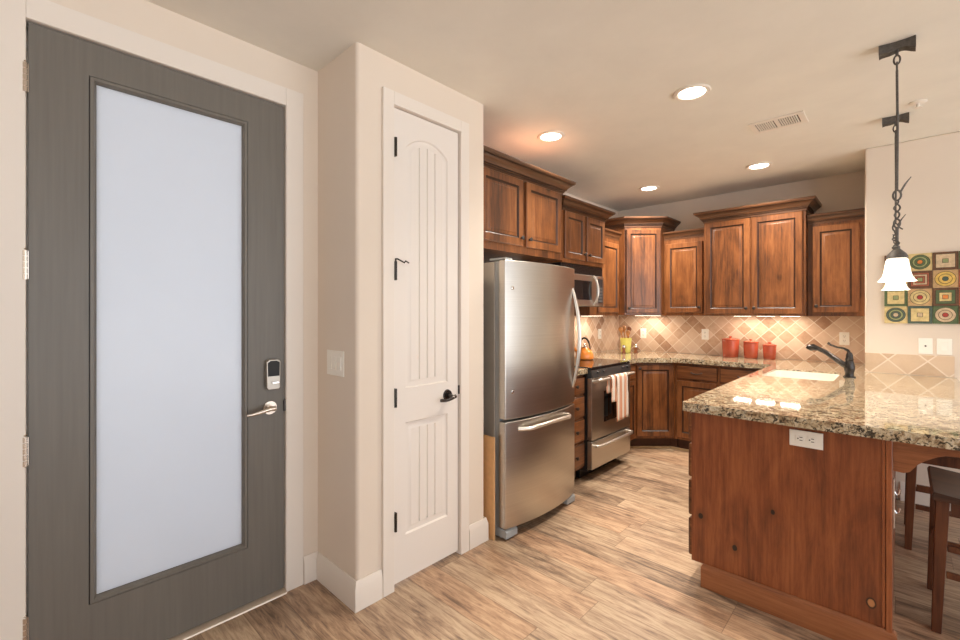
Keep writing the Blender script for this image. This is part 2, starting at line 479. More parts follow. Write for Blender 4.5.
# ------------------------------------------------------------------ mesh builder
class MB:
    def __init__(s):
        s.bm = bmesh.new()
        s.mi = 0

    def face(s, vs):
        try:
            f = s.bm.faces.new(vs)
            f.material_index = s.mi
            return f
        except ValueError:
            return None

    def box(s, x0, x1, y0, y1, z0, z1):
        v = [s.bm.verts.new(c) for c in [(x0, y0, z0), (x1, y0, z0), (x1, y1, z0), (x0, y1, z0), (x0, y0, z1), (x1, y0, z1), (x1, y1, z1), (x0, y1, z1)]]
        for q in [(0, 3, 2, 1), (4, 5, 6, 7), (0, 1, 5, 4), (1, 2, 6, 5), (2, 3, 7, 6), (3, 0, 4, 7)]:
            s.face([v[i] for i in q])
        return s

    def hexa(s, pts):
        v = [s.bm.verts.new(c) for c in pts]
        for q in [(0, 3, 2, 1), (4, 5, 6, 7), (0, 1, 5, 4), (1, 2, 6, 5), (2, 3, 7, 6), (3, 0, 4, 7)]:
            s.face([v[i] for i in q])
        return s

    def loft(s, rings, cap0=True, cap1=True, closed=True, mids=None):
        R = [[s.bm.verts.new(p) for p in r] for r in rings]
        n = len(R[0])
        for a, b in zip(R, R[1:]):
            for i in range(n if closed else n - 1):
                j = (i + 1) % n
                if mids: s.mi = mids[i]
                s.face([a[i], a[j], b[j], b[i]])
        if mids: s.mi = 0
        if cap0: s.face(R[0][::-1])
        if cap1: s.face(R[-1])
        return R

    def prism(s, poly, z0, z1):
        s.loft([[(x, y, z0) for x, y in poly], [(x, y, z1) for x, y in poly]])
        return s

    def prism_y(s, poly, y0, y1):
        s.loft([[(x, y1, z) for x, z in poly], [(x, y0, z) for x, z in poly]])
        return s

    def prism_x(s, poly, x0, x1):
        s.loft([[(x0, y, z) for y, z in poly], [(x1, y, z) for y, z in poly]])
        return s

    def tube(s, pts, r, seg=10, caps=True):
        pts = [Vector(p) for p in pts]
        n = len(pts)
        rr = r if isinstance(r, (list, tuple)) else [r] * n
        t0 = (pts[1] - pts[0]).normalized()
        up = Vector((0, 0, 1)) if abs(t0.z) < 0.9 else Vector((1, 0, 0))
        nrm = t0.cross(up).normalized()
        rings = []
        for i, p in enumerate(pts):
            if i == 0: t = pts[1] - pts[0]
            elif i == n - 1: t = pts[-1] - pts[-2]
            else: t = (pts[i + 1] - pts[i]).normalized() + (pts[i] - pts[i - 1]).normalized()
            t = t.normalized() if t.length > 1e-9 else t0
            nrm = (nrm - t * nrm.dot(t)).normalized()
            b = t.cross(nrm)
            rings.append([p + (nrm * math.cos(a) + b * math.sin(a)) * rr[i] for a in [2 * PI * k / seg for k in range(seg)]])
        s.loft(rings, caps, caps)
        return s

    def lathe(s, prof, c=(0, 0, 0), seg=28, cap=True):
        rings = []
        for r, z in prof:
            rings.append([(c[0] + r * math.cos(2 * PI * k / seg), c[1] + r * math.sin(2 * PI * k / seg), c[2] + z) for k in range(seg)])
        s.loft(rings, cap, cap)
        return s

    def sweep(s, path, prof, closed=False, mids=None):
        """profile (out, z) swept along a level path; out is to the right of travel, mitred."""
        P = [Vector((a[0], a[1])) for a in path]
        n = len(P)
        rings = []
        for i in range(n):
            def nr(a, b):
                d = (b - a).normalized()
                return Vector((d.y, -d.x))
            if i == 0: m = nr(P[0], P[1])
            elif i == n - 1: m = nr(P[-2], P[-1])
            else:
                n1, n2 = nr(P[i - 1], P[i]), nr(P[i], P[i + 1])
                m = (n1 + n2) / (1 + n1.dot(n2))
            rings.append([(P[i].x + m.x * o, P[i].y + m.y * o, z) for o, z in prof])
        s.loft(rings, mids=mids)
        return s

    def build(s, name, mats, parent=None, bevel=0.0, seg=2, angle=35, loc=None, rotz=0.0):
        bmesh.ops.recalc_face_normals(s.bm, faces=s.bm.faces)
        me = bpy.data.meshes.new(name)
        s.bm.to_mesh(me)
        s.bm.free()
        if not isinstance(mats, (list, tuple)): mats = [mats]
        for m in mats: me.materials.append(MT[m] if isinstance(m, str) else m)
        for p in me.polygons: p.use_smooth = True
        me.set_sharp_from_angle(angle=math.radians(angle))
        o = bpy.data.objects.new(name, me)
        COL.objects.link(o)
        if parent: o.parent = parent
        if loc: o.location = loc
        o.rotation_euler.z = rotz
        if bevel:
            md = o.modifiers.new('bevel', 'BEVEL')
            md.width = bevel
            md.segments = seg
            md.limit_method = 'ANGLE'
            md.angle_limit = math.radians(40)
            md.harden_normals = True
        return o


def tag(o, label=None, cat=None, group=None, kind=None):
    if label: o['label'] = label
    if cat: o['category'] = cat
    if group: o['group'] = group
    if kind: o['kind'] = kind
    return o


def thing(name, label, cat, loc=(0, 0, 0), rotz=0.0, group=None, kind=None):
    o = bpy.data.objects.new(name, None)
    o.empty_display_size = 0.1
    COL.objects.link(o)
    o.location = loc
    o.rotation_euler.z = rotz
    return tag(o, label, cat, group, kind)


def copy_tree(o, parent=None):
    c = o.copy()
    COL.objects.link(c)
    if parent: c.parent = parent
    for ch in [x for x in bpy.data.objects if x.parent == o]:
        copy_tree(ch, c)
    return c


# ------------------------------------------------------------------ structure
XE, XC, XK, YB, YN, XN = -2.244, -1.860, -2.58, 5.27, 4.58, -0.20
YC0, YC1 = 1.12, 2.008
S = 'structure'
m = MB(); m.box(-2.75, 3.6, -3.2, 5.45, -0.06, 0.0)
tag(m.build('floor', 'floor'), 'rustic light brown wood plank floor', 'floor', kind=S)
m = MB(); m.box(-2.75, 3.6, -3.2, 5.45, CEIL, CEIL + 0.08)
tag(m.build('ceiling', 'ceiling'), 'beige textured ceiling over the kitchen and entry', 'ceiling', kind=S)

DY0, DY1, DZ1 = 0.040, 0.945, 2.437
m = MB()
m.box(XE - 0.14, XE, -3.2, DY0 - 0.012, 0, CEIL)
m.box(XE - 0.14, XE, DY1 + 0.012, YC0 + 0.01, 0, CEIL)
m.box(XE - 0.14, XE, DY0 - 0.012, DY1 + 0.012, DZ1 + 0.012, CEIL)
tag(m.build('wall_left', 'paint'), 'cream entry wall around the grey front door', 'wall', kind=S)

CY0, CY1, CZ1 = 1.328, 1.787, 2.445
T = 0.10
m = MB()
xc = XC
# side return (rounded outer corner), front around the closet door, kitchen side return
r = 0.020
arc = lambda cx, cy, a0, a1: [(cx + r * math.cos(a0 + (a1 - a0) * k / 6), cy + r * math.sin(a0 + (a1 - a0) * k / 6)) for k in range(7)]
poly = [(XE - 0.13, YC0)] + arc(xc - r, YC0 + r, -PI / 2, 0) + [(xc, CY0 - 0.010), (xc - T, CY0 - 0.010), (xc - T, YC0 + T), (XE - 0.13, YC0 + T)]
m.prism(poly, 0, CEIL)
poly = [(xc, CY1 + 0.010)] + arc(xc - r, YC1 - r, 0, PI / 2) + [(XK - 0.1, YC1), (XK - 0.1, YC1 - T), (xc - T, YC1 - T), (xc - T, CY1 + 0.010)]
m.prism(poly, 0, CEIL)
m.box(xc - T, xc, CY0 - 0.010, CY1 + 0.010, CZ1 + 0.010, CEIL)
tag(m.build('wall_closet', 'paint'), 'cream closet walls with rounded corners beside the front door', 'wall', kind=S)

m = MB(); m.box(XK - 0.1, XK, YC1, YB + 0.1, 0, CEIL)
tag(m.build('wall_kitchen', 'paint'), 'kitchen wall behind the fridge and range', 'wall', kind=S)
m = MB(); m.box(XK, XN, YB, YB + 0.1, 0, CEIL)
tag(m.build('wall_back', 'paint'), 'back kitchen wall above the upper cabinets', 'wall', kind=S)
m = MB(); m.box(XN, 3.6, YN, YB + 0.1, 0, CEIL)
tag(m.build('wall_right', 'paint', bevel=0.012), 'cream wall on the right holding the square artwork', 'wall', kind=S)

m = MB(); m.box(XE - 0.14, 3.6, -3.3, -3.2, 0, CEIL)  # unseen wall, added to darken the surfaces that face the camera
tag(m.build('wall_rear_blocker', 'paint'), 'added plain cream wall behind the viewer, holding back light', 'wall', kind=S)

BBP = [(0, 0), (0.016, 0), (0.016, 0.105), (0.011, 0.122), (0.006, 0.140), (0, 0.140)]
def baseboard(name, path, label):
    m = MB(); m.sweep(path, BBP)
    tag(m.build(name, 'trim', bevel=0.0015), label, 'baseboard', kind=S)
e = 0.001
baseboard('baseboard_entry', [(XE + e, DY1 + 0.094), (XE + e, YC0 - e), ][::-1][::-1], 'short white baseboard between front door and closet')
baseboard('baseboard_closet', [(XE + 0.018, YC0 - e), (XC + e, YC0 - e), (XC + e, CY0 - 0.074)], 'white baseboard turning the closet corner')
baseboard('baseboard_kitchen', [(XC + e, CY1 + 0.074), (XC + e, YC1 + e), (XC - 0.10, YC1 + e)], 'white baseboard right of the closet door')
baseboard('baseboard_right', [(0.0, YN - e), (3.6, YN - e)], 'white baseboard under the breakfast bar wall')
baseboard('baseboard_left', [(XE + e, -3.2), (XE + e, DY0 - 0.094)], 'white baseboard left of the front door')


def casing(name, x, y0, y1, z1, w, label, t=0.016):
    m = MB()
    g = 0.004
    a, b = y0 - g, y1 + g
    m.box(x, x + t, a - w, a, 0, z1 + g + w)
    m.box(x, x + t, b, b + w, 0, z1 + g + w)
    m.box(x, x + t, a, b, z1 + g, z1 + g + w)
    m.box(x - 0.12, x - 0.054, a - 0.007, a + 0.022, 0, z1 + g)
    m.box(x - 0.12, x - 0.054, b - 0.022, b + 0.007, 0, z1 + g)
    m.box(x - 0.12, x - 0.054, a, b, z1 + g - 0.02, z1 + g + 0.007)
    # thin stop bead set back inside the opening
    m.box(x - 0.09, x + 0.004, a - 0.007, a + 0.001, 0, z1 + g)
    m.box(x - 0.09, x + 0.004, b - 0.001, b + 0.007, 0, z1 + g)
    m.box(x - 0.09, x + 0.004, a, b, z1 + g - 0.001, z1 + g + 0.007)
    return tag(m.build(name, 'trim', bevel=0.002), label, 'door trim', kind=S)


casing('trim_1', XE, DY0, DY1, DZ1, 0.088, 'wide cream casing around the grey front door', t=0.010)
casing('trim_2', XC, CY0, CY1, CZ1, 0.066, 'white casing around the narrow closet door')


# ------------------------------------------------------------------ doors
def rect(x0, x1, z0, z1):
    return [(x0, z0), (x1, z0), (x1, z1), (x0, z1)]


def rings_front(m, outline, rings, y0, mids=None, fill=True):
    """concentric outlines on a front face (normal -y); outline(inset)->(x,z) list; rings [(inset, depth)]"""
    R = []
    for ins, dep in rings:
        R.append([m.bm.verts.new((x, y0 + dep, z)) for x, z in outline(ins)])
    n = len(R[0])
    for k, (a, b) in enumerate(zip(R, R[1:])):
        m.mi = mids[k] if mids else 0
        for i in range(n):
            j = (i + 1) % n
            m.face([a[i], a[j], b[j], b[i]])
    m.mi = 0
    if fill: m.face(R[-1])
    return R


# front door: local x runs along world +Y, front (-y) faces world +X
fd = thing('door_1', 'grey stained front door with one tall frosted glass pane', 'door', (XE - 0.004, DY0, 0.0), PI / 2, kind=S)
DW = DY1 - DY0
gy0, gy1, gz0, gz1 = 0.188, 0.710, 0.311, 2.283
m = MB()
o0, o1, p0, p1 = gy0 - 0.023, gy1 + 0.023, gz0 - 0.025, gz1 + 0.023
for a in [(0.003, o0, 0.022, DZ1 - 0.003), (o1, DW - 0.003, 0.022, DZ1 - 0.003), (o0, o1, 0.022, p0), (o0, o1, p1, DZ1 - 0.003)]:
    m.box(a[0], a[1], 0.0, 0.045, a[2], a[3])
m.build('slab', 'door_grey', fd)
m = MB()
def ol(i): return rect(o0 + i, o1 - i, p0 + i, p1 - i)
rings_front(m, ol, [(0.0, -0.001), (0.0, 0.0045), (0.003, 0.0045), (0.003, -0.004), (0.014, -0.004), (0.020, 0.004), (0.023, 0.012), (0.0235, 0.03), (0.0, 0.03), (0.0, -0.001)], 0.0,
            [1, 1, 1, 0, 0, 0, 1, 0, 0], fill=False)
MT['seam'] = simple('dark_seam', (0.035, 0.030, 0.026), 0.6, var=0.1)
m.build('glazing_frame', ['door_grey', 'seam'], fd)
m = MB(); m.box(gy0 - 0.001, gy1 + 0.001, 0.014, 0.020, gz0 - 0.001, gz1 + 0.001)
tag(m.build('frosted_pane', 'frost', fd), 'white frosted glass pane')
# hinges
for hz in (2.231, 1.57, 0.912, 0.275):
    m = MB()
    for k in range(5):
        m.tube([(-0.006, -0.010, hz - 0.052 + k * 0.021), (-0.006, -0.010, hz - 0.033 + k * 0.021)], 0.0075, 10)
    m.lathe([(0.003, 0), (0.006, 0.004), (0.002, 0.010)], (-0.006, -0.010, hz + 0.052), 10)
    m.box(-0.013, 0.003, -0.011, -0.006, hz - 0.05, hz + 0.05)
    m.build('hinge', 'nickel', fd)
# lever
lv = MB()
lx, lz = 0.833, 0.936
lv.tube([(lx, 0.0, lz), (lx, -0.008, lz)], [0.034, 0.032], 24)
lv.tube([(lx, -0.008, lz), (lx, -0.040, lz)], [0.013, 0.011], 16)
lv.tube([(lx + 0.010, -0.046, lz + 0.002), (lx - 0.02, -0.050, lz + 0.002), (lx - 0.06, -0.050, lz - 0.006), (lx - 0.095, -0.046, lz - 0.013), (lx - 0.118, -0.040, lz - 0.015)],
        [0.012, 0.0115, 0.010, 0.008, 0.005], 12)
tag(lv.build('lever_handle', 'nickel', fd), 'satin nickel lever handle')
dk = MB()
kx, kz = 0.842, 1.104
dk.prism_y([(kx - 0.032, kz - 0.068), (kx - 0.024, kz - 0.078), (kx + 0.024, kz - 0.078), (kx + 0.032, kz - 0.068), (kx + 0.034, kz + 0.058), (kx + 0.02, kz + 0.070), (kx - 0.02, kz + 0.070), (kx - 0.034, kz + 0.058)], -0.028, 0.0)
MT['lock_metal'] = simple('lock_metal', (0.48, 0.44, 0.39), 0.38, metal=0.8, var=0.03)
lk = dk.build('keypad_lock', 'lock_metal', fd, bevel=0.004)
m = MB(); m.prism_y([(kx - 0.027, kz - 0.012), (kx + 0.027, kz - 0.012), (kx + 0.028, kz + 0.054), (kx + 0.014, kz + 0.063), (kx - 0.014, kz + 0.063), (kx - 0.028, kz + 0.054)], -0.031, -0.027)
tag(m.build('touch_screen', 'screen_black', lk, bevel=0.001), 'black glossy keypad screen')
m = MB(); m.box(kx - 0.010, kx + 0.024, -0.038, -0.027, kz - 0.049, kz - 0.038)
m.build('thumb_turn', 'chrome', lk, bevel=0.003)
m = MB(); m.box(DW - 0.006, DW + 0.0035, -0.008, 0.004, lz - 0.028, lz + 0.03)
tag(m.build('strike_plate', 'bronze', fd, bevel=0.001), 'small dark strike plate')

# threshold
m = MB()
m.loft([[(XE + 0.022, y, 0.0), (XE + 0.020, y, 0.006), (XE + 0.004, y, 0.017), (XE - 0.13, y, 0.018), (XE - 0.13, y, 0.0)] for y in (DY0 - 0.003, DY1 + 0.003)])
tag(m.build('trim_3', 'threshold'), 'pale metal threshold strip under the front door', 'threshold', kind=S)


# closet door
cd = thing('door_2', 'narrow white two-panel closet door with arched plank panel', 'door', (XC - 0.004, CY0, 0.0), PI / 2, kind=S)
CW = CY1 - CY0
def arch_outline(x0, x1, z0, zs, zp, n=14):
    """rect with segmental arched top from shoulders zs to peak zp"""
    def f(i):
        a, b, c0 = x0 + i, x1 - i, z0 + i
        hw = (x1 - x0) / 2
        rise = zp - zs
        R = (hw * hw + rise * rise) / (2 * rise)
        cx, cz = (x0 + x1) / 2, zp - R
        Ri = R - i
        pts = [(a, c0), (b, c0)]
        hwi = (b - a) / 2
        a1 = math.asin(min(1, hwi / Ri))
        for k in range(n + 1):
            t = a1 - 2 * a1 * k / n
            pts.append((cx + Ri * math.sin(t), cz + Ri * math.cos(t)))
        return pts
    return f
def plank_field(m, outline_pts, y, n, gd=0.007):
    xs = [p[0] for p in outline_pts]; x0, x1 = min(xs), max(xs)
    z0 = min(p[1] for p in outline_pts)
    top = sorted([p for p in outline_pts if p[1] > z0 + 0.02])
    def zt(x):
        for (xa, za), (xb, zb) in zip(top, top[1:]):
            if xa - 1e-9 <= x <= xb + 1e-9:
                return za + (zb - za) * ((x - xa) / (xb - xa) if xb > xa else 0)
        return top[0][1] if x < top[0][0] else top[-1][1]
    cols = [(x0, 0)]
    for k in range(1, n):
        xk = x0 + (x1 - x0) * k / n
        cols += [(xk - 0.0045, 0), (xk - 0.0012, gd), (xk + 0.0012, gd), (xk + 0.0045, 0)]
    cols.append((x1, 0))
    full = []
    for (a, da), (b, db) in zip(cols, cols[1:]):
        full.append((a, da))
        if b - a > 0.02:
            for q in range(1, 4): full.append((a + (b - a) * q / 4, 0))
    full.append(cols[-1])
    lo = [m.bm.verts.new((x, y + d, z0)) for x, d in full]
    hi = [m.bm.verts.new((x, y + d, zt(x))) for x, d in full]
    for i in range(len(full) - 1):
        m.face([lo[i], lo[i + 1], hi[i + 1], hi[i]])

px0, px1 = 0.080, CW - 0.084
m = MB()
z00, z11 = 0.022, CZ1 - 0.003
xa, xb = 0.003, CW - 0.003
up = arch_outline(px0, px1, 1.010, 2.262, 2.330)
lowf = lambda i: rect(px0 + i, px1 - i, 0.250 + i, 0.832 - i)
# solid slab edges and back
m.box(xa, xb, 0.012, 0.035, z00, z11)
# face sheet pieces
def sheet(poly): m.face([m.bm.verts.new((x, 0.0, z)) for x, z in poly])
sheet([(xa, z00), (px0, z00), (px0, z11), (xa, z11)])
sheet([(px1, z00), (xb, z00), (xb, z11), (px1, z11)])
sheet([(px0, z00), (px1, z00), (px1, 0.25), (px0, 0.25)])
sheet([(px0, 0.832), (px1, 0.832), (px1, 1.010), (px0, 1.010)])
ap = up(0)[2:]  # right shoulder .. left shoulder
for (x1_, z1_), (x2_, z2_) in zip(ap, ap[1:]):
    sheet([(x1_, z1_), (x1_, z11), (x2_, z11), (x2_, z2_)])
m.loft([[(xa, 0.0, z00), (xb, 0.0, z00), (xb, 0.0, z11), (xa, 0.0, z11)], [(xa, 0.013, z00), (xb, 0.013, z00), (xb, 0.013, z11), (xa, 0.013, z11)]], False, False)
cslab = m.build('slab', 'closet_white', cd)
for nm, f_ in (('arched_panel', up), ('square_panel', lowf)):
    m = MB()
    rings_front(m, f_, [(0, 0), (0.006, 0.009), (0.018, 0.0105), (0.038, 0.0025)], 0.0, fill=False)
    pts = f_(0.038)
    plank_field(m, pts, 0.0025, 4)
    m.build(nm, 'closet_white', cslab)
for hz in (2.236, 1.612, 0.972, 0.347):
    m = MB()
    m.tube([(0.002, -0.022, hz - 0.047), (0.002, -0.022, hz + 0.047)], 0.0075, 10)
    m.box(-0.003, 0.007, -0.022, -0.0005, hz - 0.047, hz + 0.047)
    ho = m.build('hinge', 'bronze', cd)
m = MB()
m.tube([(0.002, -0.022, 1.655), (0.002, -0.022, 1.672), (0.01, -0.028, 1.672), (0.035, -0.034, 1.660), (0.042, -0.040, 1.655), (0.050, -0.040, 1.664), (0.070, -0.042, 1.655)], [0.006, 0.005, 0.004, 0.0035, 0.0045, 0.004, 0.0035], 8)
tag(m.build('hinge_stop', 'bronze', cd), 'bent dark hinge-pin door stop')
m = MB()
lx, lz = 0.372, 0.936
m.tube([(lx, 0.0, lz), (lx, -0.010, lz)], [0.032, 0.028], 22)
m.tube([(lx, -0.008, lz), (lx, -0.046, lz - 0.004)], [0.013, 0.011], 14)
m.tube([(lx + 0.018, -0.048, lz - 0.004), (lx - 0.01, -0.052, lz - 0.008), (lx - 0.035, -0.050, lz - 0.017), (lx - 0.06, -0.048, lz - 0.018), (lx - 0.088, -0.046, lz - 0.014)], [0.011, 0.0115, 0.008, 0.008, 0.009], 12)
tag(m.build('lever_handle', 'bronze', cd), 'dark bronze curved lever handle')
m = MB(); m.box(CW - 0.004, CW + 0.003, -0.008, 0.002, lz - 0.005, lz + 0.045)
m.build('strike_plate', 'bronze', cd, bevel=0.001)


# ------------------------------------------------------------------ cabinets
def raised(m, x0, x1, z0, z1, y, t=0.020, st=0.055, drawer=False):
    """one door or drawer front, front surface at y (normal -y); materials 0 wood 1 glaze"""
    ol_ = lambda i: rect(x0 + i, x1 - i, z0 + i, z1 - i)
    if drawer:
        rg = [(0, t), (0, 0.006), (0.005, 0.001), (0.012, 0.0)]
        rings_front(m, ol_, rg, y, [0, 1, 0])
    else:
        rg = [(0, t), (0, 0.005), (0.005, 0), (st - 0.004, 0), (st, 0.003), (st + 0.005, 0.009), (st + 0.010, 0.0095), (st + 0.030, 0.0035), (st + 0.032, 0.002)]
        rings_front(m, ol_, rg, y, [0, 0, 0, 1, 1, 1, 0, 0])
    m.mi = 0


def knob(parent, x, y, z):
    m = MB()
    m.tube([(x, y, z), (x, y - 0.010, z), (x, y - 0.014, z), (x, y - 0.022, z), (x, y - 0.027, z)], [0.007, 0.006, 0.013, 0.0155, 0.008], 12)
    return m.build('knob', 'brushed_knob', parent)


def pull(parent, x, y, z, L=0.10):
    m = MB()
    pts = [(x - L / 2, y, z + 0.004), (x - L / 2, y - 0.012, z + 0.004), (x - L / 4, y - 0.024, z - 0.004), (x, y - 0.028, z - 0.007), (x + L / 4, y - 0.024, z - 0.004), (x + L / 2, y - 0.012, z + 0.004), (x + L / 2, y, z + 0.004)]
    m.tube(pts, [0.006, 0.0045, 0.005, 0.006, 0.005, 0.0045, 0.006], 8)
    return m.build('pull', 'brushed_knob', parent)


CRB = [(0.0, 0.0), (0.008, 0.0), (0.008, 0.018), (0.014, 0.019), (0.014, 0.022), (0.010, 0.0225), (0.010, 0.025), (0.020, 0.026), (0.020, 0.032), (0.015, 0.0325), (0.015, 0.0355),
       (0.028, 0.036), (0.030, 0.044), (0.040, 0.057), (0.056, 0.071), (0.064, 0.075), (0.060, 0.0755), (0.060, 0.079), (0.070, 0.080), (0.078, 0.088), (0.080, 0.095), (0.080, 0.105), (0.0, 0.105)]
CRM = [1 if i in (4, 5, 6, 8, 9, 10, 15, 16, 17) else 0 for i in range(len(CRB))]


def crown(path, z_top, parent, sx=1.0, sz=1.0):
    m = MB()
    h = 0.105 * sz
    m.sweep(path, [(o * sx, z_top - h + z * sz) for o, z in CRB], mids=CRM)
    return m.build('crown_moulding', ['alder_crown', 'glaze'], parent)


def add_door(t, D, x0, x1, z0, z1, side, low=True, st=0.055):
    m = MB()
    raised(m, x0, x1, z0, z1, -D, st=st)
    d = m.build('door', ['alder', 'glaze'], t)
    if side:
        kx_ = x1 - st / 2 if side == 'r' else x0 + st / 2
        kz_ = z0 + 0.055 if low else z1 - 0.055
        knob(d, kx_, -D, kz_)
    return d


def add_drawer(t, D, x0, x1, z0, z1, kind='pull', mat='alder_h'):
    m = MB()
    raised(m, x0, x1, z0, z1, -D, drawer=True)
    d = m.build('drawer', [mat, 'glaze'], t)
    if kind == 'pull': pull(d, (x0 + x1) / 2, -D, (z0 + z1) / 2)
    elif kind == 'knob': knob(d, (x0 + x1) / 2, -D, (z0 + z1) / 2)
    return d


def upper(label, loc, rotz, Wd, D, z0, ztop, doors, dz0, dz1, path_ends=(True, True), csx=1.0, csz=1.0, glaze_strip=True):
    t = thing('upper_cabinet', label, 'cabinet', loc, rotz)
    b = loc[2]
    m = MB()
    m.box(0, Wd, -D + 0.021, 0, z0 - b, ztop - 0.01 - b)
    m.build('carcass', 'alder', t, bevel=0.001)
    for x0, x1, sd in doors: add_door(t, D, x0, x1, dz0 - b, dz1 - b, sd)
    pth = []
    f = -D + 0.02
    if path_ends[0]: pth.append((0, -0.001))
    pth += [(0, f), (Wd, f)]
    if path_ends[1]: pth.append((Wd, -0.001))
    crown(pth, ztop - b, t, csx, csz)
    return t


R90 = PI / 2
XW = XK + 0.002
upper('wood cabinet with two doors above the refrigerator', (XW, 2.012, 1.82), R90, 1.0, 0.643, 1.82, 2.44,
      [(0.035, 0.482, 'r'), (0.520, 0.965, 'l')], 1.872, 2.34, (False, True))
# hidden run between fridge and microwave is a plain filler column, skipped
upper('wood cabinet with two small doors above the microwave', (XW, 3.253, 1.84), R90, 0.746, 0.490, 1.84, 2.385,
      [(0.020, 0.358, 'r'), (0.388, 0.726, 'l')], 1.875, 2.285, (True, True), 1.0, 0.95)
upper('narrow tall wood cabinet right of the microwave', (XW, 4.004, 1.372), R90, 0.630, 0.330, 1.372, 2.285,
      [(0.150, 0.605, None)], 1.405, 2.155, (False, False), 0.5, 0.8)
# diagonal corner upper
t = thing('upper_cabinet', 'diagonal corner wood cabinet with tall single door and high crown', 'cabinet', (XW, YB - 0.002, 1.378), 0)
cp = [(0, 0), (0, -0.630), (0.378, -0.630), (0.676, -0.370), (0.676, 0)]
m = MB(); m.prism(cp, 0, 2.435 - 1.378)
m.build('carcass', 'alder', t, bevel=0.001)
ddx, ddy = 0.676 - 0.378, 0.26
dl = math.hypot(ddx, ddy); da = math.atan2(ddy, ddx)
m = MB(); raised(m, 0.012, dl - 0.012, 0.022, 0.935, -0.022, st=0.050)
d = m.build('door', ['alder', 'glaze'], t, loc=(0.378, -0.630, 0), rotz=da)
knob(d, 0.040, -0.022, 0.075)
crown([(0.0, -0.630), (0.378, -0.630), (0.676, -0.370), (0.676, -0.001)], 2.445 - 1.378, t)

XL = XW + 0.676 + 0.003
yb = YB - 0.002
upper('short wood cabinet between the corner cabinet and the tall double cabinet', (XL, yb, 1.372), 0, -1.468 - XL, 0.312, 1.372, 2.285,
      [(0.020, -1.468 - XL - 0.030, 'r')], 1.405, 2.155, (False, False), 0.5, 0.8)
upper('tall double-door wood cabinet above the red canisters', (-1.465, yb, 1.372), 0, 0.850, 0.392, 1.372, 2.425,
      [(0.015, 0.415, 'r'), (0.427, 0.828, 'l')], 1.392, 2.315, (True, True), 1.0, 1.0)
upper('single-door wood cabinet at the right end of the back wall', (-0.612, yb, 1.372), 0, 0.409, 0.312, 1.372, 2.285,
      [(0.040, 0.362, 'l')], 1.405, 2.175, (False, False), 0.5, 0.8)

CT, CB = 0.943, 0.898


def base_box(t, poly, kick_poly, b=0.0):
    m = MB(); m.prism(poly, 0.115, CB - 0.002)
    m.build('carcass', 'alder', t)
    m = MB(); m.prism(kick_poly, 0.0, 0.115)
    m.build('toe_kick', 'kick', t)


# left wall narrow drawers
t = thing('base_cabinet', 'narrow wood drawer cabinet between the fridge and the range', 'cabinet', (XW, 2.975, 0), R90)
wd = 0.302
base_box(t, [(0, 0), (0, -0.662), (wd, -0.662), (wd, 0)], [(0, 0), (0, -0.59), (wd, -0.59), (wd, 0)])
for z0, z1 in [(0.735, 0.875), (0.545, 0.715), (0.345, 0.525), (0.135, 0.325)]:
    add_drawer(t, 0.683, 0.012, wd - 0.012, z0, z1, 'knob')

# corner run (one cabinet box with small drawer/door, diagonal door, drawer bases)
t = thing('base_cabinet', 'wood cabinet with small drawer and slim door right of the range', 'cabinet', (XW, 4.004, 0), R90)
wd = 0.372
base_box(t, [(0, 0), (0, -0.607), (wd, -0.607), (wd, 0)], [(0, 0), (0, -0.54), (wd, -0.54), (wd, 0)])
add_drawer(t, 0.628, 0.02, wd - 0.014, 0.735, 0.872, None)
d = add_door(t, 0.628, 0.02, wd - 0.014, 0.140, 0.715, 'l', low=False, st=0.045)

t = thing('base_cabinet', 'diagonal corner wood base cabinet with one panelled door', 'cabinet', (XW, 4.378, 0), 0)
q = YB - 0.002 - 4.378
base_box(t, [(0, 0), (0.607, 0), (0.607, 0.02), (0.892, 0.293), (0.910, 0.293), (0.910, q), (0, q)],
         [(0, 0), (0.54, 0), (0.54, 0.045), (0.84, 0.335), (0.910, 0.335), (0.910, q), (0, q)])
dl = math.hypot(0.285, 0.273); da = math.atan2(0.273, 0.285)
m = MB(); raised(m, 0.010, dl - 0.008, 0.140, 0.872, -0.022)
d = m.build('door', ['alder', 'glaze'], t, loc=(0.607, 0.02, 0), rotz=da)
knob(d, 0.035, -0.022, 0.835)

t = thing('base_cabinet', 'wood base cabinet with drawer and door facing the back run', 'cabinet', (-1.664, yb, 0), 0)
wd = 0.400
base_box(t, [(0, 0), (0, -0.590), (wd, -0.590), (wd, 0)], [(0, 0), (0, -0.53), (wd, -0.53), (wd, 0)])
add_drawer(t, 0.610, 0.012, wd - 0.010, 0.735, 0.872, 'pull')
add_door(t, 0.610, 0.012, wd - 0.010, 0.140, 0.715, 'r', low=False)
t = thing('base_cabinet', 'wood base cabinet in the inner corner beside the peninsula', 'cabinet', (-1.262, yb, 0), 0)
wd = 0.445
base_box(t, [(0, 0), (0, -0.590), (wd, -0.590), (wd, 0)], [(0, 0), (0, -0.53), (wd, -0.53), (wd, 0)])
add_drawer(t, 0.610, 0.012, wd - 0.030, 0.735, 0.872, 'pull')
add_door(t, 0.610, 0.012, wd - 0.030, 0.140, 0.715, 'l', low=False)
m = MB()
m.sweep([(XW + 0.545, 4.004), (XW + 0.545, 4.42), (XW + 0.842, 4.706), (-0.815, 4.733)], [(0, 0), (0.016, 0), (0.014, 0.012), (0.004, 0.02), (0, 0.02)])
tag(m.build('trim_4', 'shoe'), 'pale shoe moulding along the cabinet toe kick', 'trim', kind=S)

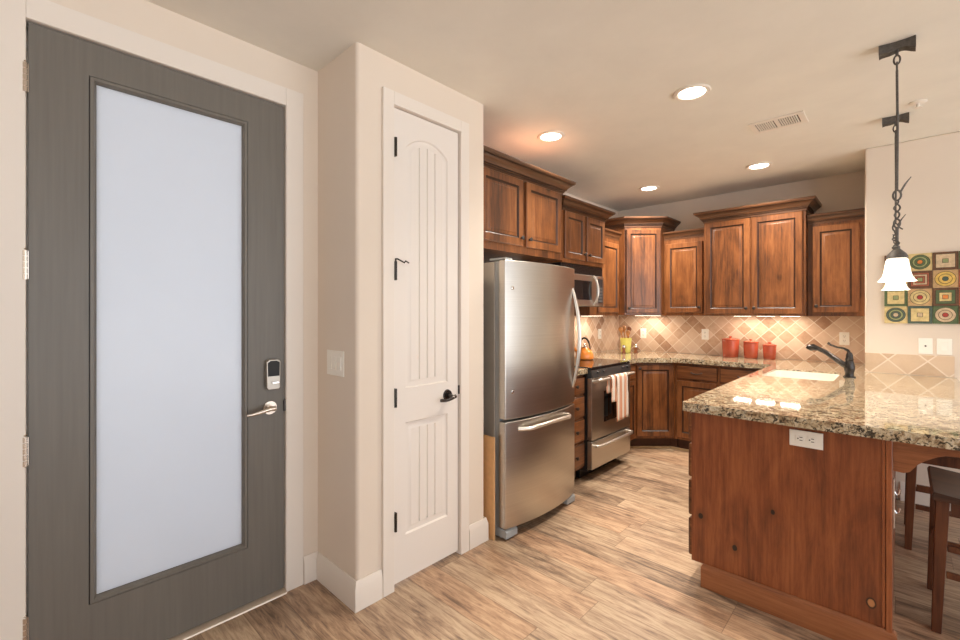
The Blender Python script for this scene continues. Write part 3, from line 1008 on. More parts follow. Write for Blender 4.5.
# peninsula
PX0, PX1, PY0, PY1 = -0.790, -0.024, 2.440, 4.575
t = thing('peninsula_cabinet', 'reddish wood peninsula cabinet with a flat knotty end panel', 'cabinet', (PX0, PY0, 0), 0)
w_ = PX1 - PX0
l_ = PY1 - PY0
m = MB()
m.box(0.0, w_ - 0.020, 0.0, 0.020, 0.115, CB - 0.002)
m.box(0.066, w_ - 0.020, 0.0, 0.020, 0.0, 0.115)
tag(m.build('end_panel', 'peninsula', t), 'flat end panel with dark knots')
m = MB()
m.box(w_ - 0.018, w_ + 0.001, -0.010, 0.012, 0.02, CB - 0.002)
m.box(w_ - 0.030, w_ - 0.019, -0.006, -0.0002, 0.128, CB - 0.002)
m.build('corner_stile', 'peninsula', t, bevel=0.005, seg=3)
m = MB(); m.box(w_ - 0.018, w_, 0.022, l_, 0.0, CB - 0.002)
m.build('back_panel', 'peninsula', t)
m = MB()
m.box(0.0, 0.020, 0.021, l_ - 0.65, 0.115, CB - 0.002)
m.box(0.021, w_ - 0.02, 0.021, l_, 0.115, 0.133)
m.build('carcass', 'alder', t)
m = MB(); m.box(0.066, 0.084, 0.021, l_, 0, 0.114)
m.build('toe_kick', 'kick', t)
m = MB()
m.sweep([(0.064, 0.020), (0.064, -0.0005), (w_ + 0.001, -0.0005), (w_ + 0.001, 0.020)], [(0, 0), (0.015, 0), (0.015, 0.100), (0.010, 0.112), (0.004, 0.118), (0, 0.118)])
m.build('base_moulding', 'peninsula_h', t)
# kitchen-side fronts: build in a child frame facing -X
for k, (ya, yb2) in enumerate([(0.012, 0.46), (0.475, 0.92)]):
    for z0, z1 in ([(0.735, 0.875), (0.545, 0.715), (0.345, 0.525), (0.135, 0.325)] if k == 0 else [(0.735, 0.875)]):
        m = MB(); raised(m, 0, yb2 - ya, z0, z1, -0.021, drawer=True)
        d = m.build('drawer', ['alder_h', 'glaze'], t, loc=(0, yb2, 0), rotz=-R90)
        pull(d, (yb2 - ya) / 2, -0.021, (z0 + z1) / 2)
    if k == 1:
        m = MB(); raised(m, 0, yb2 - ya, 0.135, 0.715, -0.021)
        d = m.build('door', ['alder', 'glaze'], t, loc=(0, yb2, 0), rotz=-R90)
        knob(d, 0.03, -0.021, 0.66)
for ya, yb2 in [(0.935, 1.20), (1.21, 1.475)]:
    m = MB(); raised(m, 0, yb2 - ya, 0.135, 0.875, -0.021)
    d = m.build('door', ['alder', 'glaze'], t, loc=(0, yb2, 0), rotz=-R90)
    knob(d, 0.03, -0.021, 0.80)
# overhang brackets
def bracket(y, th=0.035):
    m = MB()
    poly = [(w_ + 0.003, CB - 0.002), (w_ + 0.003, 0.762), (w_ + 0.034, 0.760), (w_ + 0.052, 0.768), (w_ + 0.075, 0.803), (w_ + 0.096, 0.822), (w_ + 0.125, 0.842),
            (w_ + 0.150, 0.853), (w_ + 0.18, 0.856), (w_ + 0.29, 0.856), (w_ + 0.29, CB - 0.002)]
    m.prism_y(poly, y, y + th)
    return m.build('bar_bracket', 'peninsula_h', t, bevel=0.001)
bracket(0.012)
bracket(l_ - 0.06)

# ------------------------------------------------------------------ worktops
def outline_mesh(m, outer, hole, z0, z1):
    bm = m.bm
    def loop(pts):
        vs = [bm.verts.new((x, y, z1)) for x, y in pts]
        return vs, [bm.edges.new((vs[i], vs[(i + 1) % len(vs)])) for i in range(len(vs))]
    v1, e1 = loop(outer)
    es = list(e1)
    if hole:
        v2, e2 = loop(hole); es += e2
    r_ = bmesh.ops.triangle_fill(bm, use_beauty=True, use_dissolve=False, edges=es, normal=(0, 0, 1))
    faces = [g for g in r_['geom'] if isinstance(g, bmesh.types.BMFace)]
    ex = bmesh.ops.extrude_face_region(bm, geom=faces)
    vs = [g for g in ex['geom'] if isinstance(g, bmesh.types.BMVert)]
    bmesh.ops.translate(bm, vec=(0, 0, z0 - z1), verts=vs)


def round_corner(p, a, b, r_, n=6):
    """points rounding corner p between directions from a and to b"""
    p, a, b = Vector(p), Vector(a), Vector(b)
    d1 = (a - p).normalized(); d2 = (b - p).normalized()
    s_, e_ = p + d1 * r_, p + d2 * r_
    out = []
    for k in range(n + 1):
        u = k / n
        out.append(tuple(s_ * (1 - u) ** 2 + p * 2 * u * (1 - u) + e_ * u ** 2))
    return out


def rrect(x0, x1, y0, y1, r_, n=5):
    c = [(x0, y0), (x1, y0), (x1, y1), (x0, y1)]
    o = []
    for i in range(4):
        o += round_corner(c[i], c[i - 1], c[(i + 1) % 4], r_, n)
    return o


KX0 = -0.816
SX0, SX1, SY0, SY1 = -0.742, -0.325, 3.77, 4.34
outer = round_corner((KX0, 2.372), (KX0, 4.6), (0.29, 2.372), 0.018) + [(0.29, 2.372), (0.29, 4.578), (-0.202, 4.578), (-0.202, 5.267), (XW, 5.267), (XW, 4.004), (-1.925, 4.004), (-1.925, 4.36), (-1.640, 4.632), (-0.845, 4.632), (KX0 - 0.004, 4.60)]
m = MB()
outline_mesh(m, outer, rrect(SX0, SX1, SY0, SY1, 0.05), CB, CT)
tag(m.build('worktop', 'granite', bevel=0.006, seg=3), 'speckled beige granite worktop over peninsula and back run', 'countertop')
m = MB(); m.box(XW, -1.872, 2.975, 3.277, CB, CT)
tag(m.build('worktop', 'granite', bevel=0.006, seg=3), 'small granite worktop strip between fridge and range', 'countertop')

# sink
t = thing('sink', 'white undermount sink sunk in the granite peninsula', 'sink', ((SX0 + SX1) / 2, (SY0 + SY1) / 2, 0.72))
cx_, cy_ = (SX0 + SX1) / 2, (SY0 + SY1) / 2
def rr(ins, z, r_): return [(x - cx_, y - cy_, z - 0.72) for x, y in rrect(SX0 + ins, SX1 - ins, SY0 + ins, SY1 - ins, r_)]
m = MB()
m.loft([rr(0.0012, 0.932, 0.049), rr(0.006, 0.932, 0.046), rr(0.008, 0.885, 0.046), rr(0.016, 0.76, 0.05), rr(0.045, 0.728, 0.05), rr(0.12, 0.722, 0.04)], False, True)
m.loft([rr(0.0012, 0.932, 0.049), rr(0.0012, 0.76, 0.05), rr(0.03, 0.715, 0.05)], False, True)
m.build('basin', 'porcelain', t)
m = MB(); m.lathe([(0.0, 0.0035), (0.028, 0.004), (0.040, 0.006), (0.042, 0.0045)], (0, 0, 0.0), 20)
m.build('drain', 'chrome', t)

# faucet
t = thing('faucet', 'dark bronze faucet with long spout beside the white sink', 'faucet', (-0.262, 4.10, CT))
m = MB()
m.lathe([(0.036, 0), (0.036, 0.006), (0.027, 0.012), (0.025, 0.03), (0.030, 0.05), (0.032, 0.075), (0.028, 0.10), (0.022, 0.118), (0.024, 0.124), (0.025, 0.130), (0.021, 0.136), (0.020, 0.16), (0.013, 0.176), (0.004, 0.180)], seg=24)
m.build('body', 'bronze', t)
m = MB()
m.tube([(-0.010, 0, 0.070), (-0.035, 0, 0.090), (-0.08, 0, 0.128), (-0.13, 0, 0.168), (-0.175, 0, 0.193), (-0.205, 0, 0.203), (-0.228, 0, 0.198), (-0.236, 0, 0.186)], [0.019, 0.020, 0.018, 0.016, 0.016, 0.024, 0.026, 0.021], 16)
m.build('spout', 'bronze', t)
m = MB()
m.tube([(0.0, 0, 0.170), (-0.008, 0, 0.190), (-0.03, 0, 0.203), (-0.07, 0, 0.210), (-0.105, 0, 0.225), (-0.122, 0, 0.240)], [0.011, 0.010, 0.008, 0.007, 0.007, 0.009], 10)
m.build('lever', 'bronze', t)

# ------------------------------------------------------------------ backsplashes
def splash(label, boxes, mat='tile'):
    m = MB()
    for b_ in boxes: m.box(*b_)
    return tag(m.build('tile_backsplash', mat), label, 'backsplash')
splash('diagonal travertine tile backsplash along the back wall', [(XW + 0.012, XN - 0.001, YB - 0.011, YB - 0.001, CT + 0.001, 1.370)])
splash('diagonal travertine tile backsplash behind the range', [(XK + 0.001, XK + 0.011, 2.9, 3.248, CT + 0.001, 1.44), (XK + 0.001, XK + 0.011, 3.248, 4.0, CT + 0.001, 1.44), (XK + 0.001, XK + 0.011, 4.0, YB - 0.013, CT + 0.001, 1.370)])
splash('low travertine tile strip behind the breakfast bar', [(XN + 0.001, 0.278, YN - 0.012, YN - 0.001, CT + 0.001, 1.092)], 'tile_pale')


# ------------------------------------------------------------------ refrigerator
fr = thing('refrigerator', 'stainless steel bottom-freezer refrigerator with curved door fronts', 'refrigerator', (-2.55, 2.080, 0), R90)
FW = 0.802
m = MB(); m.box(0.006, FW - 0.006, -0.700, 0, 0.055, 1.722)
m.box(0.03, FW - 0.03, -0.64, -0.04, 0.0, 0.055)
fr_c = m.build('body', 'steel_side', fr, bevel=0.004)
m = MB(); m.box(0.012, FW - 0.012, -0.738, -0.702, 0.068, 1.722)
m.build('door_gasket', 'greyplastic', fr)
def bowed(z0, z1, bow=0.052, y0=-0.792, arch=0.0):
    n = 24
    rings = []
    def prof(off):
        o_ = [(0.0 + off, -0.740), (0.0 + off, y0)]
        for k in range(1, n):
            u = k / n
            x = off + (FW - 2 * off) * u
            o_.append((x, y0 - bow * (1 - (2 * u - 1) ** 2)))
        o_ += [(FW - off, y0), (FW - off, -0.740)]
        return o_
    m = MB()
    P = prof(0)
    def zt(x): return z1 - arch * 0 
    m.loft([[(x, y, z0) for x, y in P], [(x, y, z1) for x, y in P]])
    return m
fd1 = bowed(0.742, 1.728).build('fridge_door', 'steel', fr, bevel=0.006, angle=25)
fd2 = bowed(0.070, 0.728).build('freezer_drawer', 'steel', fr, bevel=0.006, angle=25)
# fridge handle, vertical bow near right edge
def arcpts(f, n=16): return [f(k / n) for k in range(n + 1)]
hx = FW - 0.040
yf = -0.792 - 0.052 * (1 - (2 * hx / FW - 1) ** 2)
m = MB()
m.tube(arcpts(lambda u: (hx, yf + 0.006 - 0.062 * math.sin(PI * u) ** 0.8, 0.855 + 0.725 * u)), [0.010 + 0.004 * math.sin(PI * k / 16) for k in range(17)], 12)
m.build('handle', 'satin', fd1)
m = MB()
hz = 0.672
def hf(u):
    x = 0.105 + 0.57 * u
    ys = -0.792 - 0.052 * (1 - (2 * x / FW - 1) ** 2)
    e_ = min(1, math.sin(PI * u) * 3.0)
    return (x, ys + 0.004 - 0.045 * e_, hz + 0.012 * math.sin(PI * u))
m.tube(arcpts(hf, 24), [0.013] * 25, 12)
m.build('handle', 'satin', fd2)
for bz in (1.555, 0.912):
    m = MB()
    bx = 0.056
    ys = -0.792 - 0.052 * (1 - (2 * bx / FW - 1) ** 2)
    m.tube([(bx, ys + 0.002, bz), (bx, ys - 0.003, bz), (bx, ys - 0.005, bz)], [0.012, 0.012, 0.008], 16)
    m.build('plug_button', 'chrome', fd1)
for fx in (0.005, FW - 0.115):
    m = MB()
    m.prism_x([(-0.80, 0.010), (-0.80, 0.050), (-0.785, 0.062), (-0.70, 0.066), (-0.62, 0.066), (-0.62, 0.010)], fx, fx + 0.11)
    f_ = m.build('foot', 'greyplastic', fr, bevel=0.004)
    m = MB(); m.tube([(fx + 0.055, -0.77, 0.0), (fx + 0.055, -0.77, 0.0105)], 0.022, 14)
    m.build('roller', 'black', f_)
m = MB(); m.box(0.005, 0.075, -0.79, -0.66, 1.731, 1.742)
m.build('hinge_cover', 'greyplastic', fr, bevel=0.003)

# cardboard
m = MB()
m.box(-2.45, -1.815, 2.042, 2.048, 0.0, 0.635)
m.box(-2.45, -1.816, 2.0495, 2.0555, 0.0, 0.630)
tag(m.build('cardboard_sheet', 'cardboard'), 'folded brown cardboard sheet standing between closet wall and refrigerator', 'cardboard')


# ------------------------------------------------------------------ range
rg = thing('range', 'stainless steel electric range with black glass cooktop', 'range', (XW + 0.015, 3.281, 0), R90)
RW = 0.720
yfr = -(-1.840 - (XW + 0.015))
m = MB()
m.box(0.0, RW, yfr + 0.045, 0.0, 0.085, 0.925)
m.box(0.03, RW - 0.03, yfr + 0.13, -0.03, 0.0, 0.085)
m.build('body', 'black', rg, bevel=0.003)
m = MB(); m.box(-0.001, RW + 0.001, yfr + 0.005, -0.0, 0.926, 0.950)
ct = m.build('cooktop', 'black_gloss', rg, bevel=0.004)
m = MB()
m.prism_x([(yfr + 0.004, 0.925), (yfr + 0.044, 0.925), (yfr + 0.044, 0.862), (yfr - 0.006, 0.862), (yfr - 0.004, 0.885)], 0.002, RW - 0.002)
cpn = m.build('control_panel', 'darkgrey', rg, bevel=0.002)
for kx_ in (0.10, 0.20, 0.55, 0.65):
    m = MB(); m.tube([(kx_, yfr + 0.001, 0.905), (kx_, yfr - 0.010, 0.902)], [0.014, 0.012], 14)
    m.build('knob', 'black', cpn)
m = MB()
m.box(0.003, RW - 0.003, yfr, yfr + 0.044, 0.345, 0.858)
dr = m.build('oven_door', 'steel', rg, bevel=0.005)
m = MB(); m.box(0.205, 0.560, yfr - 0.002, yfr + 0.002, 0.470, 0.735)
m.build('oven_window', 'black_gloss', dr)
m = MB()
m.tube([(0.03, yfr, 0.83), (0.03, yfr - 0.045, 0.845), (0.06, yfr - 0.055, 0.847), (0.38, yfr - 0.060, 0.849), (RW - 0.06, yfr - 0.055, 0.847), (RW - 0.03, yfr - 0.045, 0.845), (RW - 0.03, yfr, 0.83)], 0.0125, 12)
m.build('handle', 'satin', dr)
m = MB(); m.box(0.003, RW - 0.003, yfr, yfr + 0.044, 0.105, 0.335)
dw = m.build('warming_drawer', 'steel', rg, bevel=0.005)
m = MB()
m.tube([(0.035, yfr + 0.001, 0.300), (0.035, yfr - 0.030, 0.300), (0.07, yfr - 0.042, 0.299), (RW / 2, yfr - 0.046, 0.298), (RW - 0.07, yfr - 0.042, 0.299), (RW - 0.035, yfr - 0.030, 0.300), (RW - 0.035, yfr + 0.001, 0.300)], 0.013, 12)
m.build('handle', 'satin', dw)

# towel draped over the oven handle (world coordinates)
def towel():
    m = MB()
    xh, zh, rr_ = -1.840 + 0.058, 0.849, 0.0195
    ny = 30
    def column(y, u, zf, zb):
        w = 0.004 * math.sin(u * 19) + 0.002 * math.sin(u * 43)
        pts = []
        n1 = 14
        for k in range(n1):
            f_ = k / n1
            z = zf + (zh - zf) * f_
            pts.append((xh + rr_ + w * (1 - f_) + 0.003, z))
        for k in range(9):
            a_ = PI * k / 8
            pts.append((xh + rr_ * math.cos(a_), zh + rr_ * math.sin(a_)))
        for k in range(1, 8):
            f_ = k / 8
            pts.append((xh - rr_ - 0.002, zh + (zb - zh) * f_))
        return pts
    def sheet_(y0, y1, zf, zb, n):
        prev = None
        outer_, inner_ = [], []
        for i in range(n + 1):
            u = i / n
            y = y0 + (y1 - y0) * u
            col_ = column(y, y * 3.0, zf(u), zb)
            yy = lambda k: y + (0.010 * (0.5 - u) * 2) * (k > 8 and k < 26)
            outer_.append([m.bm.verts.new((p[0], yy(k), p[1])) for k, p in enumerate(col_)])
        for a_, b_ in zip(outer_, outer_[1:]):
            for k in range(len(a_) - 1):
                m.face([a_[k], b_[k], b_[k + 1], a_[k + 1]])
    sheet_(3.555, 3.775, lambda u: 0.470 + 0.010 * u, 0.62, 22)
    sheet_(3.465, 3.552, lambda u: 0.650 - 0.005 * u, 0.70, 8)
    o = m.build('dish_towel', 'towel', angle=60)
    sd = o.modifiers.new('solid', 'SOLIDIFY'); sd.thickness = 0.003; sd.offset = 0
    return o
tag(towel(), 'orange and white striped dish towel draped over the oven handle', 'towel')

# ------------------------------------------------------------------ microwave
mw = thing('microwave', 'stainless over-the-range microwave hanging under the small cabinet', 'microwave', (XW + 0.028, 3.258, 1.462), R90)
MWW = 0.736
yf = -0.440
m = MB(); m.box(0, MWW, yf + 0.02, 0, 0.0, 0.376)
m.build('body', 'black', mw, bevel=0.003)
m = MB(); m.box(0.0, MWW, yf + 0.015, yf + 0.02, 0.300, 0.376)
for k in range(6): m.box(0.03, MWW - 0.03, yf + 0.010, yf + 0.015, 0.303 + k * 0.012, 0.308 + k * 0.012)
m.build('vent_grille', 'black', mw)
m = MB(); m.box(0.004, 0.600, yf, yf + 0.019, 0.004, 0.290)
md_ = m.build('door', 'steel', mw, bevel=0.004)
m = MB(); m.box(0.035, 0.500, yf - 0.0015, yf + 0.002, 0.060, 0.235)
m.build('window', 'black_gloss', md_)
m = MB(); m.tube(arcpts(lambda u: (0.545, yf + 0.003 - 0.050 * math.sin(PI * u) ** 0.75, 0.012 + 0.276 * u)), 0.0095, 12)
m.build('handle', 'satin', md_)
m = MB(); m.box(0.605, MWW - 0.004, yf, yf + 0.019, 0.004, 0.290)
cp_ = m.build('control_panel', 'steel', mw, bevel=0.003)
m = MB()
m.box(0.625, MWW - 0.022, yf - 0.0015, yf + 0.002, 0.035, 0.265)
kp = m.build('keypad', 'darkgrey', cp_)
m = MB()
for i in range(3):
    for j in range(5):
        m.box(0.632 + i * 0.026, 0.652 + i * 0.026, yf - 0.003, yf - 0.0015, 0.045 + j * 0.030, 0.063 + j * 0.030)
m.build('keys', 'darkgrey_key', kp)

# under-cabinet light bars
def light_bar(label, boxes, lens, parent_loc):
    t = thing('light_bar', label, 'light', parent_loc)
    ox, oy, oz = parent_loc
    m = MB()
    for b_ in boxes: m.box(b_[0] - ox, b_[1] - ox, b_[2] - oy, b_[3] - oy, b_[4] - oz, b_[5] - oz)
    m.build('housing', 'white_plastic', t, bevel=0.001)
    for b_ in lens:
        m = MB(); m.box(b_[0] - ox, b_[1] - ox, b_[2] - oy, b_[3] - oy, b_[4] - oz, b_[5] - oz)
        m.build('lens', 'strip', t)
light_bar('lit white light bar under the tall double cabinet', [(-1.26, -0.65, 5.06, 5.13, 1.3685, 1.3715)],
          [(-1.235 + k * 0.20, -1.235 + k * 0.20 + 0.15, 5.08, 5.11, 1.3665, 1.369) for k in range(3)], (-0.955, 5.095, 1.366))
light_bar('lit white light bar under the corner cabinet', [(-2.30, -1.97, 5.06, 5.13, 1.3685, 1.3715)], [(-2.28, -1.99, 5.08, 5.11, 1.3665, 1.369)], (-2.13, 5.095, 1.366))
light_bar('lit white light bar under the narrow cabinet by the microwave', [(-2.45, -2.39, 4.10, 4.55, 1.3685, 1.3715)], [(-2.435, -2.405, 4.12, 4.53, 1.3665, 1.369)], (-2.42, 4.32, 1.366))


# ------------------------------------------------------------------ things on the worktops
def canister(x, y, rad, h, label):
    t = thing('canister', label, 'canister', (x, y, CT + 0.001), group='red ceramic canisters')
    m = MB()
    hb = h * 0.80
    m.lathe([(rad * 0.86, 0), (rad * 0.90, 0.004), (rad * 0.97, hb * 0.5), (rad * 1.0, hb - 0.006), (rad * 0.97, hb), (0.01, hb)], seg=32)
    m.build('jar', 'red_ceramic', t)
    m = MB()
    m.lathe([(rad * 1.03, hb + 0.001), (rad * 1.05, hb + 0.006), (rad * 1.03, hb + 0.014), (rad * 0.7, hb + 0.022), (rad * 0.15, hb + 0.026), (0.010, hb + 0.03), (0.018, hb + 0.038), (0.017, h - 0.004), (0.008, h), (0.0015, h)], seg=32)
    m.build('lid', 'red_ceramic', t)
canister(-1.285, 5.160, 0.080, 0.215, 'tallest red ceramic canister, leftmost of the three')
canister(-1.100, 5.160, 0.066, 0.190, 'middle-sized red ceramic canister, between its two mates')
canister(-0.940, 5.165, 0.057, 0.160, 'smallest red ceramic canister, nearest the sink')

t = thing('utensil_crock', 'lime green crock in the kitchen corner holding wooden spoons', 'crock', (-2.30, 4.88, CT + 0.001))
m = MB(); m.lathe([(0.045, 0), (0.050, 0.004), (0.058, 0.08), (0.064, 0.165), (0.060, 0.168), (0.056, 0.160), (0.046, 0.01), (0.002, 0.008)], seg=28)
m.build('pot', 'lime', t)
def spoon(dx, dy, lean, ang, mat, lab, L=0.29):
    m = MB()
    c = Vector((dx, dy, 0.012))
    d_ = Vector((math.cos(ang) * lean, math.sin(ang) * lean, 1)).normalized()
    pts = [c + d_ * s_ for s_ in (0, 0.10, L - 0.075, L - 0.06, L - 0.04, L - 0.02, L - 0.005, L)]
    m.tube(pts, [0.005, 0.005, 0.006, 0.015, 0.024, 0.025, 0.016, 0.004], 12)
    o = m.build('wooden_spoon', mat, loc=(-2.30, 4.88, CT + 0.001))
    tag(o, lab, 'spoon', 'wooden spoons in the crock')
    o.scale = (1, 1, 1)
spoon(-0.006, -0.006, 0.20, PI * 1.25, 'spoonwood', 'pale wooden spoon leaning left out of the green crock')
spoon(0.0, 0.012, 0.10, PI * 1.1, 'spoonwood', 'pale upright wooden spoon in the middle of the green crock', 0.30)
spoon(0.014, 0.014, 0.08, PI * 0.3, 'spoondark', 'dark brown wooden spoon in the green crock', 0.29)
spoon(0.014, -0.022, 0.14, PI * -0.12, 'spoonwood', 'pale wooden spoon leaning right out of the green crock', 0.25)

def grinder(x, y, label):
    t = thing('spice_shaker', label, 'shaker', (x, y, CT + 0.001), group='chrome topped shakers')
    m = MB(); m.lathe([(0.021, 0), (0.022, 0.004), (0.015, 0.03), (0.019, 0.055), (0.02, 0.062)], seg=18)
    m.build('jar', 'spoondark', t)
    m = MB(); m.lathe([(0.021, 0.063), (0.022, 0.075), (0.018, 0.09), (0.006, 0.098), (0.001, 0.099)], seg=18)
    m.build('cap', 'chrome', t)
grinder(-2.275, 4.775, 'small chrome-capped shaker in front of the green crock')
grinder(-2.205, 4.930, 'small chrome-capped shaker right of the green crock')

t = thing('kettle', 'round orange enamel kettle on the black cooktop', 'kettle', (-2.235, 3.845, 0.9515), math.radians(190))
m = MB(); m.lathe([(0.078, 0), (0.086, 0.006), (0.088, 0.02), (0.084, 0.05), (0.070, 0.085), (0.048, 0.105), (0.032, 0.112), (0.03, 0.114)], seg=36)
m.build('body', 'orange_enamel', t)
m = MB(); m.lathe([(0.031, 0.115), (0.028, 0.120), (0.01, 0.124), (0.006, 0.132), (0.012, 0.140), (0.010, 0.148), (0.001, 0.151)], seg=24)
m.build('lid', 'chrome', t)
m = MB(); m.tube([(0.060, 0, 0.055), (0.095, 0, 0.085), (0.115, 0, 0.115)], [0.018, 0.013, 0.010], 14)
m.build('spout', 'orange_enamel', t)
m = MB(); m.tube(arcpts(lambda u: (-0.055 * math.cos(PI * u), 0, 0.095 + 0.110 * math.sin(PI * u)), 18), [0.005 + 0.004 * (3 < k < 15) for k in range(19)], 10)
tag(m.build('handle', 'black', t), 'black arched handle')


# ------------------------------------------------------------------ plates, outlets, switches
def plate(name, label, cat, loc, rotz, w, h, kind):
    t = thing(name, label, cat, loc, rotz)
    m = MB(); m.box(-w / 2, w / 2, -0.006, 0, -h / 2, h / 2)
    m.build('cover_plate', 'white_plastic', t, bevel=0.002)
    def outlet_face(cx, cz, hor=False):
        m = MB()
        m.box(cx - 0.017, cx + 0.017, -0.0085, -0.006, cz - 0.014, cz + 0.014)
        o = m.build('socket', 'white_plastic', t, bevel=0.003)
        m = MB()
        if not hor:
            m.box(cx - 0.008, cx - 0.0055, -0.0092, -0.0085, cz - 0.002, cz + 0.008); m.box(cx + 0.0055, cx + 0.008, -0.0092, -0.0085, cz - 0.002, cz + 0.008)
            m.box(cx - 0.0025, cx + 0.0025, -0.0092, -0.0085, cz - 0.010, cz - 0.006)
        else:
            m.box(cx - 0.002, cx + 0.009, -0.0092, -0.0085, cz + 0.005, cz + 0.008); m.box(cx - 0.002, cx + 0.009, -0.0092, -0.0085, cz - 0.008, cz - 0.005)
            m.box(cx - 0.010, cx - 0.005, -0.0092, -0.0085, cz - 0.0025, cz + 0.0025)
        m.build('slots', 'slot', o)
    if kind == 'outlet':
        outlet_face(0, 0.021); outlet_face(0, -0.021)
    elif kind == 'outlet_h':
        outlet_face(-0.021, 0, True); outlet_face(0.021, 0, True)
    elif kind == 'rocker':
        m = MB(); m.prism_x([(-0.006, -0.033), (-0.012, -0.033), (-0.007, 0.033), (-0.006, 0.033)], -0.0165, 0.0165)
        m.build('rocker', 'white_plastic', t, bevel=0.001)
    elif kind == 'jack':
        m = MB(); m.tube([(0, -0.006, 0), (0, -0.009, 0)], 0.006, 14)
        m.build('jack', 'slot', t)
    elif kind == 'toggles':
        for k in (-1, 0, 1):
            cx = k * 0.046
            m = MB(); m.prism_x([(-0.006, -0.033), (-0.012, -0.030), (-0.0085, 0.033), (-0.006, 0.033)], cx - 0.0165, cx + 0.0165)
            m.build('rocker', 'white_plastic', t, bevel=0.001)
    return t

plate('light_switch', 'white three-gang light switch on the closet side wall', 'switch', (-2.052, YC0 - 0.001, 1.150), 0, 0.165, 0.125, 'toggles')
plate('power_outlet', 'white horizontal outlet on the peninsula end panel', 'outlet', (-0.305, PY0 - 0.0015, 0.837), 0, 0.122, 0.072, 'outlet_h')
plate('power_outlet', 'white outlet on the backsplash near the green crock', 'outlet', (-2.255, YB - 0.012, 1.155), 0, 0.072, 0.117, 'outlet')
plate('power_outlet', 'white outlet on the backsplash left of the red canisters', 'outlet', (-1.560, YB - 0.012, 1.165), 0, 0.072, 0.117, 'outlet')
plate('power_outlet', 'white outlet on the backsplash behind the faucet', 'outlet', (-0.372, YB - 0.012, 1.165), 0, 0.072, 0.117, 'outlet')
plate('power_outlet', 'white outlet on the tiled wall behind the range', 'outlet', (XK + 0.012, 4.76, 1.155), R90, 0.072, 0.117, 'outlet')
plate('wall_jack', 'white jack plate with dark centre hole under the artwork', 'jack', (0.134, YN - 0.001, 1.160), 0, 0.074, 0.117, 'jack')
plate('light_switch', 'white single rocker switch under the artwork', 'switch', (0.229, YN - 0.001, 1.160), 0, 0.078, 0.117, 'rocker')


# ------------------------------------------------------------------ artwork
PAL = {'cream': (0.66, 0.52, 0.24), 'tan': (0.58, 0.37, 0.18), 'green': (0.10, 0.15, 0.065), 'teal': (0.075, 0.115, 0.090), 'sage': (0.30, 0.34, 0.15),
       'red': (0.40, 0.045, 0.035), 'brick': (0.38, 0.10, 0.05), 'brown': (0.14, 0.065, 0.03), 'yellow': (0.70, 0.48, 0.12), 'orange': (0.72, 0.24, 0.05), 'beige': (0.62, 0.47, 0.30), 'line': (0.05, 0.03, 0.015)}
for k_, v_ in PAL.items(): MT['art_' + k_] = simple('art_' + k_, v_, 0.6, var=0.18, scale=45)
PN = list(PAL)
art = thing('wall_artwork', 'wall artwork of colourful square panels with circles and squares', 'artwork', (-0.088, YN - 0.002, 1.322))
S_ = 0.1285
# rows from bottom; columns from left: (shape, ground, ring colours...)
TL = [
    [('c', 'cream', 'teal', 'sage', 'teal', 'beige'), ('s', 'teal', 'cream', 'beige'), ('c', 'green', 'beige', 'beige', 'red'), ('s', 'brown', 'cream', 'red'), ('c', 'cream', 'green', 'orange')],
    [('s', 'green', 'cream', 'sage'), ('c', 'tan', 'cream', 'cream', 'red'), ('s', 'brown', 'green', 'cream', 'orange'), ('c', 'brick', 'cream', 'teal'), ('s', 'green', 'tan', 'cream')],
    [('c', 'cream', 'brick', 'cream', 'green'), ('s', 'brown', 'brick', 'beige', 'brick', 'sage'), ('c', 'tan', 'yellow', 'yellow', 'teal'), ('s', 'brick', 'green', 'cream'), ('c', 'tan', 'sage', 'red')],
    [('s', 'brown', 'sage', 'cream'), ('c', 'cream', 'green', 'sage', 'green', 'orange'), ('s', 'brown', 'beige', 'sage'), ('c', 'green', 'cream', 'red'), ('s', 'tan', 'teal', 'cream')],
]
for r_i, row in enumerate(TL):
    for c_i, spec in enumerate(row):
        m = MB()
        x0, z0 = c_i * S_, r_i * S_
        cx, cz = x0 + S_ / 2, z0 + S_ / 2
        g = 0.0012
        m.mi = 0
        dpt = 0.014 + 0.004 * ((r_i + c_i) % 2)
        m.box(x0 + g, x0 + S_ - g, -dpt, 0, z0 + g, z0 + S_ - g)
        mats = ['art_' + spec[1]]
        cols = spec[2:]
        n = len(cols)
        y = -dpt
        for k, cn in enumerate(cols):
            hr = S_ * (0.42 - (0.42 - 0.13) * (k / max(1, n - 1)))
            for nm, dr_ in (('line', 0.0), (cn, 0.003)):
                y -= 0.0006
                if 'art_' + nm not in mats: mats.append('art_' + nm)
                m.mi = mats.index('art_' + nm)
                h_ = hr - dr_
                if spec[0] == 'c':
                    m.prism_y([(cx + h_ * math.cos(a_ * PI / 16), cz + h_ * math.sin(a_ * PI / 16)) for a_ in range(32)], y, -0.004)
                else:
                    h_ *= 0.92
                    m.prism_y(rect(cx - h_, cx + h_, cz - h_, cz + h_), y, -0.004)
        m.build('art_square', mats, art)


